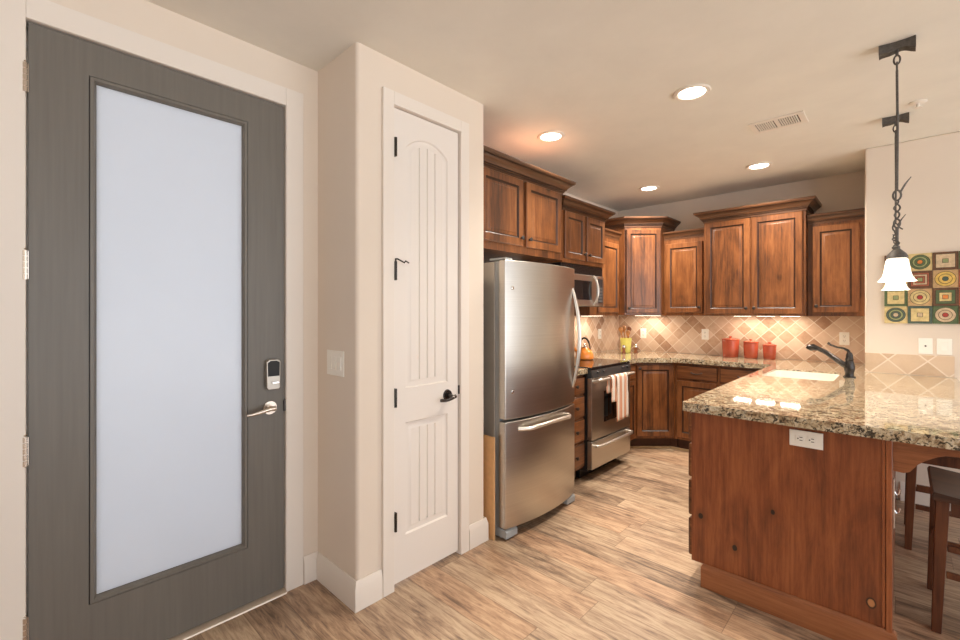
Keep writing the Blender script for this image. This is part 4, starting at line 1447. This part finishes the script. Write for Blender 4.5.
# ------------------------------------------------------------------ ceiling fixtures
LT = ['largest-looking recessed ceiling light, nearest the peninsula', 'recessed ceiling light above the refrigerator front', 'recessed ceiling light above the corner by the range', 'recessed ceiling light near the tall double cabinet']
for (lx, ly), lab in zip(LIGHTS, LT):
    t = thing('recessed_light', lab, 'ceiling light', (lx, ly, CEIL), group='recessed ceiling lights')
    m = MB()
    m.lathe([(0.070, -0.0008), (0.098, -0.0008), (0.100, -0.004), (0.094, -0.009), (0.078, -0.010), (0.072, -0.005)], seg=36, cap=False)
    m.build('trim_ring', 'vent_white', t)
    m = MB(); m.lathe([(0.071, -0.001), (0.071, -0.006), (0.050, -0.0085), (0.001, -0.009)], seg=32)
    m.build('lens', 'lens', t)

t = thing('ceiling_vent', 'white rectangular air vent in the ceiling', 'vent', (-0.598, 3.545, CEIL))
m = MB()
a0, a1, b0, b1 = -0.155, 0.155, -0.11, 0.11
z_ = -0.008
m.box(a0, a1, b0, b0 + 0.035, z_, -0.0005); m.box(a0, a1, b1 - 0.035, b1, z_, -0.0005)
m.box(a0, a0 + 0.035, b0 + 0.035, b1 - 0.035, z_, -0.0005); m.box(a1 - 0.035, a1, b0 + 0.035, b1 - 0.035, z_, -0.0005)
m.box(-0.012, 0.012, b0 + 0.035, b1 - 0.035, z_, -0.0005)
m.build('frame', 'vent_white', t, bevel=0.002)
m = MB(); m.box(a0 + 0.03, a1 - 0.03, b0 + 0.03, b1 - 0.03, -0.0015, -0.0006)
m.build('duct', 'vent_dark', t)
m = MB()
for sgn in (-1, 1):
    for k in range(8):
        x = sgn * (0.022 + k * 0.0125)
        m.hexa([(x - 0.004, b0 + 0.036, -0.009), (x - 0.001, b0 + 0.036, -0.009), (x - 0.001, b1 - 0.036, -0.009), (x - 0.004, b1 - 0.036, -0.009),
                (x, b0 + 0.036, -0.002), (x + 0.003, b0 + 0.036, -0.002), (x + 0.003, b1 - 0.036, -0.002), (x, b1 - 0.036, -0.002)])
m.build('louvres', 'vent_white', t)

t = thing('sprinkler_head', 'small white fire sprinkler on the ceiling behind the pendant lights', 'sprinkler', (0.079, 3.783, CEIL))
m = MB(); m.lathe([(0.040, -0.0005), (0.040, -0.005), (0.032, -0.010), (0.018, -0.012)], seg=24)
m.build('escutcheon', 'vent_white', t)
m = MB(); m.lathe([(0.009, -0.012), (0.009, -0.03), (0.020, -0.034), (0.020, -0.037), (0.002, -0.038)], seg=16)
m.build('deflector', 'vent_white', t)


def pendant():
    t = thing('pendant_light', '', 'pendant light', (0, 0, CEIL))
    m = MB()
    n = 16
    rings = []
    for k in range(n + 1):
        u = k / n * 2 - 1
        x = u * 0.064
        hy = 0.022 + 0.010 * u * u
        zt, zb_ = -0.001, -0.036 - 0.012 * abs(u) ** 1.5 + 0.004 * math.sin(u * 5)
        rings.append([(x, -hy, zb_), (x, -hy * 0.8, zb_ - 0.003), (x, 0, zb_ + 0.006), (x, hy * 0.8, zb_ - 0.003), (x, hy, zb_), (x, hy, (zt + zb_) / 2), (x, hy * 0.93, zt), (x, -hy * 0.93, zt), (x, -hy, (zt + zb_) / 2)])
    m.loft(rings)
    m.build('canopy', 'iron', t)
    m = MB()
    def ring(cz, rx, rz, th, ax):
        pts = []
        for k in range(17):
            a_ = 2 * PI * k / 16
            o_ = rx * math.sin(a_)
            pts.append((o_ if ax else 0, 0 if ax else o_, cz + rz * math.cos(a_)))
        m.tube(pts, th, 8)
    m.tube([(0, 0, -0.03), (0, 0, -0.062)], 0.006, 8)
    ring(-0.080, 0.011, 0.022, 0.0038, True)
    ring(-0.113, 0.010, 0.022, 0.0038, False)
    m.build('hook', 'iron', t)
    m = MB(); m.tube([(0, 0, -0.13), (0.002, 0, -0.4), (0, 0, -0.70)], 0.0052, 10)
    m.build('rod', 'iron', t)
    m = MB()
    ring(-0.722, 0.014, 0.024, 0.0042, True)
    m.tube([(0.010, 0, -0.712), (0.028, -0.004, -0.675), (0.048, -0.006, -0.645)], [0.005, 0.004, 0.002], 8)
    hel = []
    for k in range(40):
        u = k / 39
        a_ = u * 2 * PI * 1.25
        hel.append((0.007 * math.cos(a_) * (0.6 + math.sin(PI * u)), 0.007 * math.sin(a_) * (0.6 + math.sin(PI * u)), -0.745 - 0.09 * u))
    m.tube(hel, 0.0036, 8)
    m.tube([(-p[0], -p[1], p[2]) for p in hel], 0.0036, 8)
    ring(-0.855, 0.011, 0.020, 0.0038, True)
    m.tube([(0.004, 0.004, -0.87), (0.02, 0.006, -0.885)], 0.003, 6)
    m.build('twisted_link', 'iron', t)
    m = MB()
    m.tube([(0, 0, -0.875), (0, 0, -0.985)], 0.0065, 10)
    vine = []
    for k in range(30):
        u = k / 29
        a_ = u * 2 * PI * 1.6 + 1
        vine.append((0.012 * math.cos(a_) - 0.004, 0.011 * math.sin(a_), -0.915 - 0.065 * u))
    m.tube(vine, 0.0032, 6)
    m.tube([vine[0], (vine[0][0] - 0.018, vine[0][1], -0.905)], 0.0025, 6)
    m.build('stem', 'iron', t)
    m = MB(); m.lathe([(0.009, -0.962), (0.012, -0.968), (0.011, -0.974), (0.019, -0.984), (0.032, -0.998), (0.038, -1.010), (0.040, -1.020), (0.034, -1.021)], seg=28)
    m.build('cap', 'iron', t)
    m = MB()
    pr = [(0.033, -1.020), (0.040, -1.030), (0.044, -1.055), (0.048, -1.085), (0.054, -1.108), (0.063, -1.122), (0.071, -1.130)]
    m.lathe(pr + [(0.067, -1.130)] + [(a_ - 0.004, b_) for a_, b_ in pr[::-1]][1:], seg=36, cap=False)
    tag(m.build('glass_shade', 'shade_glass', t), 'glowing white bell glass shade')
    return t
pa = pendant()
pa.location = (-0.011, 2.888, CEIL)
pb = copy_tree(pa)
pb.location = (-0.022, 3.96, CEIL)
tag(pa, 'nearer wrought iron pendant light with white bell shade over the bar', 'pendant light', 'pendant lights over the breakfast bar')
tag(pb, 'farther wrought iron pendant light, partly hidden behind the nearer one', 'pendant light', 'pendant lights over the breakfast bar')
for p_ in (pa, pb):
    d = bpy.data.lights.new('pendant_bulb', 'POINT')
    d.energy = 6; d.color = WARM; d.shadow_soft_size = 0.025
    o = bpy.data.objects.new('pendant_bulb', d)
    o.location = (p_.location.x, p_.location.y, CEIL - 1.09)
    COL.objects.link(o)


# ------------------------------------------------------------------ stools
def stool():
    t = thing('bar_stool', '', 'stool', (0, 0, 0))
    sx, sy = 0.19, 0.235
    n = 14
    m = MB()
    rings = []
    for k in range(n + 1):
        u = k / n * 2 - 1
        y = u * sy
        dz = 0.014 * u * u
        rings.append([(-sx, y, 0.578 + dz * 0.3), (-sx - 0.002, y, 0.590 + dz), (-sx + 0.004, y, 0.604 + dz), (-0.06, y, 0.596 + dz * 0.6), (0.06, y, 0.596 + dz * 0.6), (sx - 0.004, y, 0.604 + dz), (sx + 0.002, y, 0.592 + dz), (sx, y, 0.578 + dz * 0.3)])
    m.loft(rings)
    m.build('seat', 'stool_seat', t, bevel=0.003)
    tx, ty, bx, by = sx - 0.032, sy - 0.045, sx - 0.012, sy - 0.030
    for i in (-1, 1):
        for j in (-1, 1):
            a_, b_ = 0.022, 0.016
            m = MB()
            X0, Y0, X1, Y1 = i * bx, j * by, i * tx, j * ty
            m.hexa([(X0 - b_, Y0 - b_, 0), (X0 + b_, Y0 - b_, 0), (X0 + b_, Y0 + b_, 0), (X0 - b_, Y0 + b_, 0),
                    (X1 - a_, Y1 - a_, 0.5775), (X1 + a_, Y1 - a_, 0.5775), (X1 + a_, Y1 + a_, 0.5775), (X1 - a_, Y1 + a_, 0.5775)])
            m.build('leg', 'stool', t, bevel=0.003)
    def lerp(z):
        f = z / 0.56
        return bx + (tx - bx) * f, by + (ty - by) * f
    for j in (-1, 1):
        ax, ay = lerp(0.535)
        m = MB(); m.box(-ax + 0.026, ax - 0.026, j * ay - 0.010, j * ay + 0.010, 0.520, 0.577); m.build('apron', 'stool', t)
        for z in ((0.258, 0.374) if j < 0 else (0.250,)):
            ax, ay = lerp(z)
            m = MB(); m.box(-ax + 0.022, ax - 0.022, j * ay - 0.009, j * ay + 0.009, z - 0.014, z + 0.014); m.build('rung', 'stool', t, bevel=0.002)
    for i in (-1, 1):
        ax, ay = lerp(0.535)
        m = MB(); m.box(i * ax - 0.010, i * ax + 0.010, -ay + 0.026, ay - 0.026, 0.520, 0.577); m.build('apron', 'stool', t)
        for z in (0.315,):
            ax, ay = lerp(z)
            m = MB(); m.box(i * ax - 0.009, i * ax + 0.009, -ay + 0.022, ay - 0.022, z - 0.014, z + 0.014); m.build('rung', 'stool', t, bevel=0.002)
    return t
s1 = stool(); s1.location = (0.293, 3.005, 0)
s2 = copy_tree(s1); s2.location = (0.212, 3.870, 0)
tag(s1, 'dark brown wooden bar stool at the right edge, nearest the camera', 'stool', 'wooden bar stools at the peninsula')
tag(s2, 'dark brown wooden bar stool farther under the bar, near the wall', 'stool', 'wooden bar stools at the peninsula')

# hook on the peninsula's seating side
t = thing('hanging_hook', 'small chrome hook mounted under the bar overhang', 'hook', (PX1 + 0.001, 2.62, 0.58))
m = MB(); m.box(0.0, 0.006, -0.014, 0.014, -0.105, 0.105)
m.build('backplate', 'chrome', t, bevel=0.002)
for z in (0.05, -0.03):
    m = MB(); m.tube([(0.004, 0, z), (0.012, 0, z - 0.012), (0.020, 0, z - 0.004), (0.021, 0, z + 0.014)], [0.005, 0.0045, 0.0045, 0.006], 8)
    m.build('prong', 'chrome', t)
